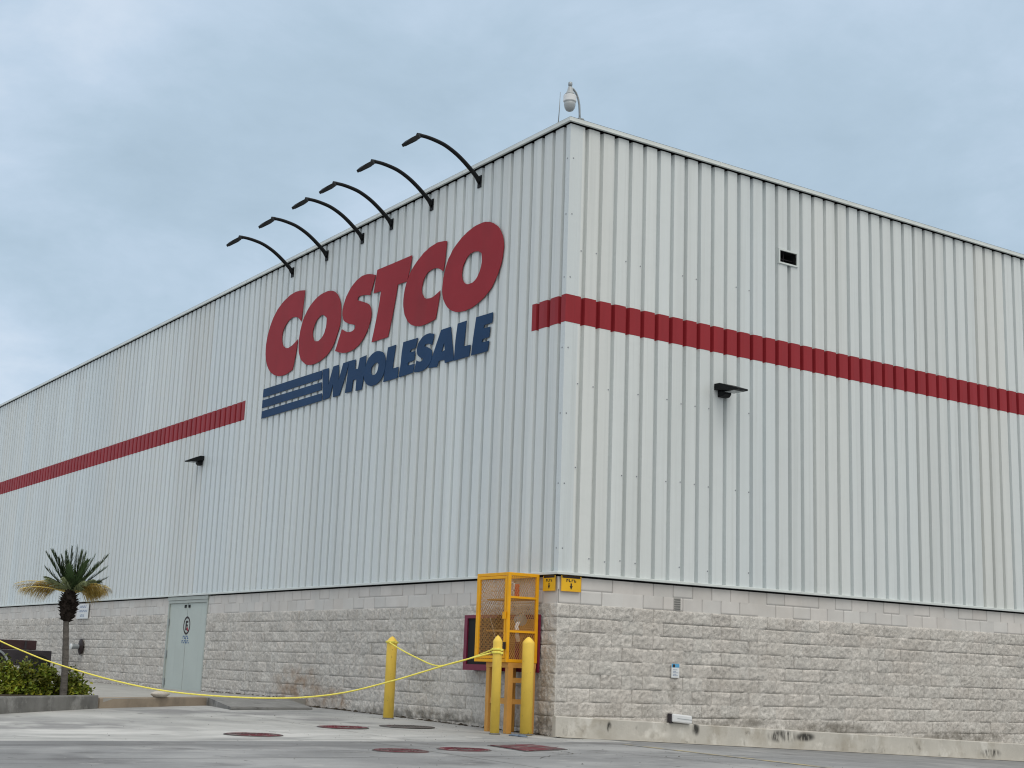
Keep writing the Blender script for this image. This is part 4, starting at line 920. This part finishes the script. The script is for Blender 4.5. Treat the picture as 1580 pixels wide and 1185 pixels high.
cover(2.836, -3.292, .29, M['cover'], 'worn maroon round cover between another cover and the square plate')
pq = [(2.169,-2.504), (2.049,-1.796), (2.871,-1.906), (3.15,-2.66)]
pr = empty('access_plate', (2.56, -2.2, .087))
tag(pr, 'square maroon steel access plate in the street near the corner', 'access plate')
cxp = sum(p[0] for p in pq)/4; cyp = sum(p[1] for p in pq)/4
big = [(cxp+(x-cxp)*1.07, cyp+(y-cyp)*1.07) for x, y in pq]
MB().prism([(x, y, .0865) for x, y in big], (0, 0, .005)).build('frame', M['coverdark'], pr)
MB().prism([(x, y, .092) for x, y in pq], (0, 0, .006)).build('lid', M['cover'], pr)

# ------------------------------------------------------------------ dark cart behind the shrubs
ct = empty('utility_cart', (-22.2, -2.2, .29))
tag(ct, 'low dark maroon cart parked by the wall behind the shrub', 'cart')
MB().box((-23.2, -3.6, 1.03), (-21.9, -1.18, 1.28)).build('upper_bin', M['cartred'], ct, bevel=.02)
MB().box((-23.1, -3.6, .62), (-21.86, -.77, 1.025)).build('body', M['cartdark'], ct, bevel=.02)
rib = MB()
for k in range(4): rib.box((-21.9, -3.3+.6*k, 1.06), (-21.87, -3.25+.6*k, 1.26))
rib.build('rib', M['cartdark'], ct)
for y in (-2.35, -1.1):
    MB().lathe([(.10, -.12), (.30, -.12), (.32, -.09), (.32, .09), (.30, .12), (.10, .12)], (-21.95, y, .60), 24, 'x').build('wheel', M['tyre'], ct)
fd = [(-21.80, -2.35+.48*math.cos(a), .60+.46*math.sin(a)) for a in [math.pi*i/14 for i in range(15)]]
fdo = [(-21.80, -2.35+.43*math.cos(a), .60+.41*math.sin(a)) for a in [math.pi*i/14 for i in range(15)]]
mb = MB()
for i in range(14): mb.prism([fd[i], fd[i+1], fdo[i+1], fdo[i]], (-.3, 0, 0))
mb.build('mudguard', M['galv'], ct)
MB().box((-21.85, -2.75, .76), (-21.80, -2.60, .86)).build('tail_light', M['inkred'], ct)

# ------------------------------------------------------------------ palm
px, py, pz = -6.05, -5.15, .312
pm = empty('palm_tree', (px, py, pz))
tag(pm, 'slim palm with green upright and yellow drooping fronds in the planting bed', 'palm tree')
Rv = Vector((.29, .957, 0)); Fv = Vector((-.957, .29, 0))      # across / away directions at the bed
def pp(a, b, h): return Vector((px, py, pz)) + Rv*a + Fv*b + Vector((0, 0, h))
tr = [pp(0, 0, -.02), pp(-.008, 0, .3), pp(-.022, 0, .6), pp(-.045, 0, .9), pp(-.062, 0, 1.15), pp(-.055, 0, 1.40), pp(-.04, 0, 1.65)]
MB().tube(spline(tr, 6), [.058-.0006*i + (.004 if i % 3 == 0 else 0) for i in range(37)], 12).build('trunk', M['trunk'], pm, smooth=True)
rr = random.Random(11)
sk = MB()
for i in range(300):
    h = rr.uniform(1.14, 1.62); ang = rr.uniform(0, 6.283); f = (h-1.14)/.48
    rad = .045 + .120*math.sin(min(1, (f*.88+.12))*math.pi)**.8
    c = pp(-.062+.02*f, 0, h+.03); d = Rv*math.cos(ang) + Fv*math.sin(ang)
    tip = c + d*(rad+rr.uniform(-.03, .025)) + Vector((0, 0, rr.uniform(.0, .09)))
    base = c + d*(rad*.30) - Vector((0,0,.02)); w_ = Vector((0, 0, 1)).cross(d)*rr.uniform(.014, .030)
    sk.add([base-w_, base+w_, tip+w_*.5, tip-w_*.5, base-w_+Vector((0,0,.045)), base+w_+Vector((0,0,.045))], [(0,1,2,3), (4,3,2,5), (0,3,4), (1,5,2)])
sk.lathe([(.05, 1.14), (.10, 1.22), (.125, 1.36), (.11, 1.50), (.06, 1.66)], tuple(pp(-.055, 0, .03)), 14)
sk.build('old_leaf_bases', M['skirt'], pm, fix=False)
def frond(az, el, length, droop, m, leafl, nleaf, hang=0.0, wid=.014, start=.16, spread=.42, h0=1.58):
    d = Rv*math.cos(az) + Fv*math.sin(az); mb = MB()
    o = pp(-.035, 0, h0+.03); pts = []; dn = Vector((0, 0, -1))
    e_ = el; p_ = o.copy(); n = 14; st_ = length/n
    for i in range(n+1):
        pts.append(p_.copy()); p_ = p_ + (d*math.cos(e_) + Vector((0,0,1))*math.sin(e_))*st_; e_ -= droop/n*(.3+1.4*i/n)
    mb.tube(pts, [.013-.0007*i for i in range(n+1)], 5)
    side = d.cross(Vector((0,0,1))).normalized()
    for k in range(nleaf):
        t_ = start + (1-start)*k/(nleaf-1); f_ = t_*n; i = min(int(f_), n-1); q = pts[i].lerp(pts[i+1], f_-i); tg = (pts[i+1]-pts[i]).normalized()
        nr = side.cross(tg).normalized()
        ll = leafl*(.40 + .75*math.sin(math.pi*min(1, t_*.92+.06)))*rr.uniform(.8, 1.2)
        for s_ in (-1, 1):
            dd = (tg*.85 + side*s_*rr.uniform(.7, 1.2)*spread + nr*rr.uniform(.0, .30)*spread*1.5 + dn*hang*rr.uniform(.6, 1.3)).normalized()
            w_ = dd.cross(nr if hang == 0 else d).normalized()*wid*.5
            m1 = q + dd*ll*.5 + dn*hang*ll*.05; t1 = q + dd*ll + dn*hang*ll*.25
            mb.add([q-w_*.6, q+w_*.6, m1+w_, m1-w_, t1], [(0,1,2,3), (3,2,4)])
    return mb.build('frond', m, pm, fix=False)
PI = math.pi
for dx, dz, ln_ in ((-.37,.36,.56), (-.40,.60,.74), (-.31,.66,.74), (-.14,.66,.66), (-.04,.72,.72), (.02,.74,.74), (.09,.66,.68), (.17,.64,.66), (.30,.62,.70), (.50,.63,.80), (.49,.47,.68), (.54,.30,.60), (-.22,.50,.58), (.36,.50,.62)):
    el = math.atan2(dz, abs(dx)); az = (0 if dx > 0 else PI) + rr.uniform(-.30, .30)
    frond(az, el-.06, ln_, R(rr.uniform(-10, 2)), M[rr.choice(('frond', 'frond', 'frondmid'))], .170, 46, 0, .022, .14, .58)
for i in range(8):
    az = i*.9 + rr.uniform(-.2, .2); frond(az, R(rr.uniform(46, 78)), rr.uniform(.46, .66), R(rr.uniform(-4, 10)), M[rr.choice(('frond', 'frondmid'))], .13, 34, 0, .018, .16, .5)
for s_ in (1, -1):
    for i in range(4):
        az = (PI/2 if s_ > 0 else -PI/2) + rr.uniform(-.7, .7); frond(az, R(rr.uniform(28, 52)), rr.uniform(.36, .50), R(rr.uniform(5, 25)), M['frond'], .10, 30)
for i in range(9):
    az = i*.70 + .2; frond(az, R(rr.uniform(26, 48)), rr.uniform(.42, .56), R(32), M['frondlight'], .14, 34, .55, .013, .22)
for az, el, ln_, dr_ in ((3.00, 34, .62, 62), (3.30, 38, .60, 70), (3.14, 20, .84, 44), (2.90, 16, .76, 34), (3.40, 14, .80, 36), (3.2, 26, .90, 58), (.10, 34, .60, 60), (-.2, 30, .66, 66), (.30, 26, .58, 50), (.05, 16, .56, 34), (-.35, 40, .52, 70), (.45, 20, .50, 44)):
    frond(az, R(el), ln_, R(dr_), M['frondyel'], .165, 52, 1.3, .014, .35, .35)

# ------------------------------------------------------------------ shrubs
def shrub(name, blobs, nleaf, label, seed):
    """blobs: (across, away, radius across, radius away, base height, top height)"""
    rg_ = random.Random(seed); r = empty(name, pp(blobs[0][0], blobs[0][1], 0)); tag(r, label, 'shrub')
    V, F, T = [], [], []
    sm = MB()
    for (a, b, ra, rb, h0, h1) in blobs:
        cl = []
        for _ in range(34):                                  # leaf clusters over the outside of the crown
            th, ph = rg_.uniform(0, 6.283), math.acos(rg_.uniform(-.2, 1)); k = rg_.uniform(.55, 1.0)
            cl.append((a + ra*k*math.sin(ph)*math.cos(th), b + rb*k*math.sin(ph)*math.sin(th), h0 + (h1-h0)*max(.05, k*math.cos(ph))))
        for c in cl:
            base = pp(a + (c[0]-a)*.2, b + (c[1]-b)*.2, 0); sm.tube([base, pp((c[0]+a)/2, (c[1]+b)/2, c[2]*.45), pp(*c)], [.009, .006, .003], 5)
            shade = rg_.uniform(.45, 1.35)
            for _ in range(int(nleaf/len(cl)/len(blobs))):
                g = [rg_.gauss(0, .052) for _ in range(3)]
                q = pp(c[0]+g[0], c[1]+g[1], max(.01, c[2]+g[2]))
                dv = Vector((rg_.gauss(0,1), rg_.gauss(0,1), rg_.gauss(.35,.7))).normalized(); sd_ = dv.cross(Vector((rg_.gauss(0,1), rg_.gauss(0,1), rg_.gauss(0,1)))).normalized()
                L_, W_ = rg_.uniform(.055, .100), rg_.uniform(.015, .027); nn = dv.cross(sd_)*.006
                n0_ = len(V); V += [q, q+dv*L_*.5+sd_*W_+nn, q+dv*L_, q+dv*L_*.5-sd_*W_+nn]; F += [(n0_, n0_+1, n0_+2), (n0_, n0_+2, n0_+3)]
                tt = shade*rg_.uniform(.75, 1.3); yl = rg_.uniform(.8, 1.25); T += [(tt*yl, tt, tt*.8, 1)]*4
    me = bpy.data.meshes.new('foliage'); off = pp(blobs[0][0], blobs[0][1], 0); me.from_pydata([tuple(v-off) for v in V], [], F)
    ca = me.color_attributes.new('tint', 'FLOAT_COLOR', 'POINT'); ca.data.foreach_set('color', np.array(T, np.float32).ravel())
    me.materials.append(M['leaf']); o = bpy.data.objects.new('foliage', me); COL.objects.link(o); o.parent = r
    sm.build('stems', M['stem'], r, fix=False)
shrub('shrub', [(-.55, .30, .42, .35, .04, .52), (-.95, .35, .40, .38, .04, .56), (-.25, .35, .26, .3, .04, .40), (-1.45, .4, .4, .4, .04, .55)], 6400, 'broad yellow-green leafy shrub left of the palm trunk', 4)
shrub('shrub', [(.20, .22, .13, .14, .03, .26), (.10, .42, .15, .12, .03, .40)], 1500, 'small yellow-green shrub right of the palm trunk', 9)
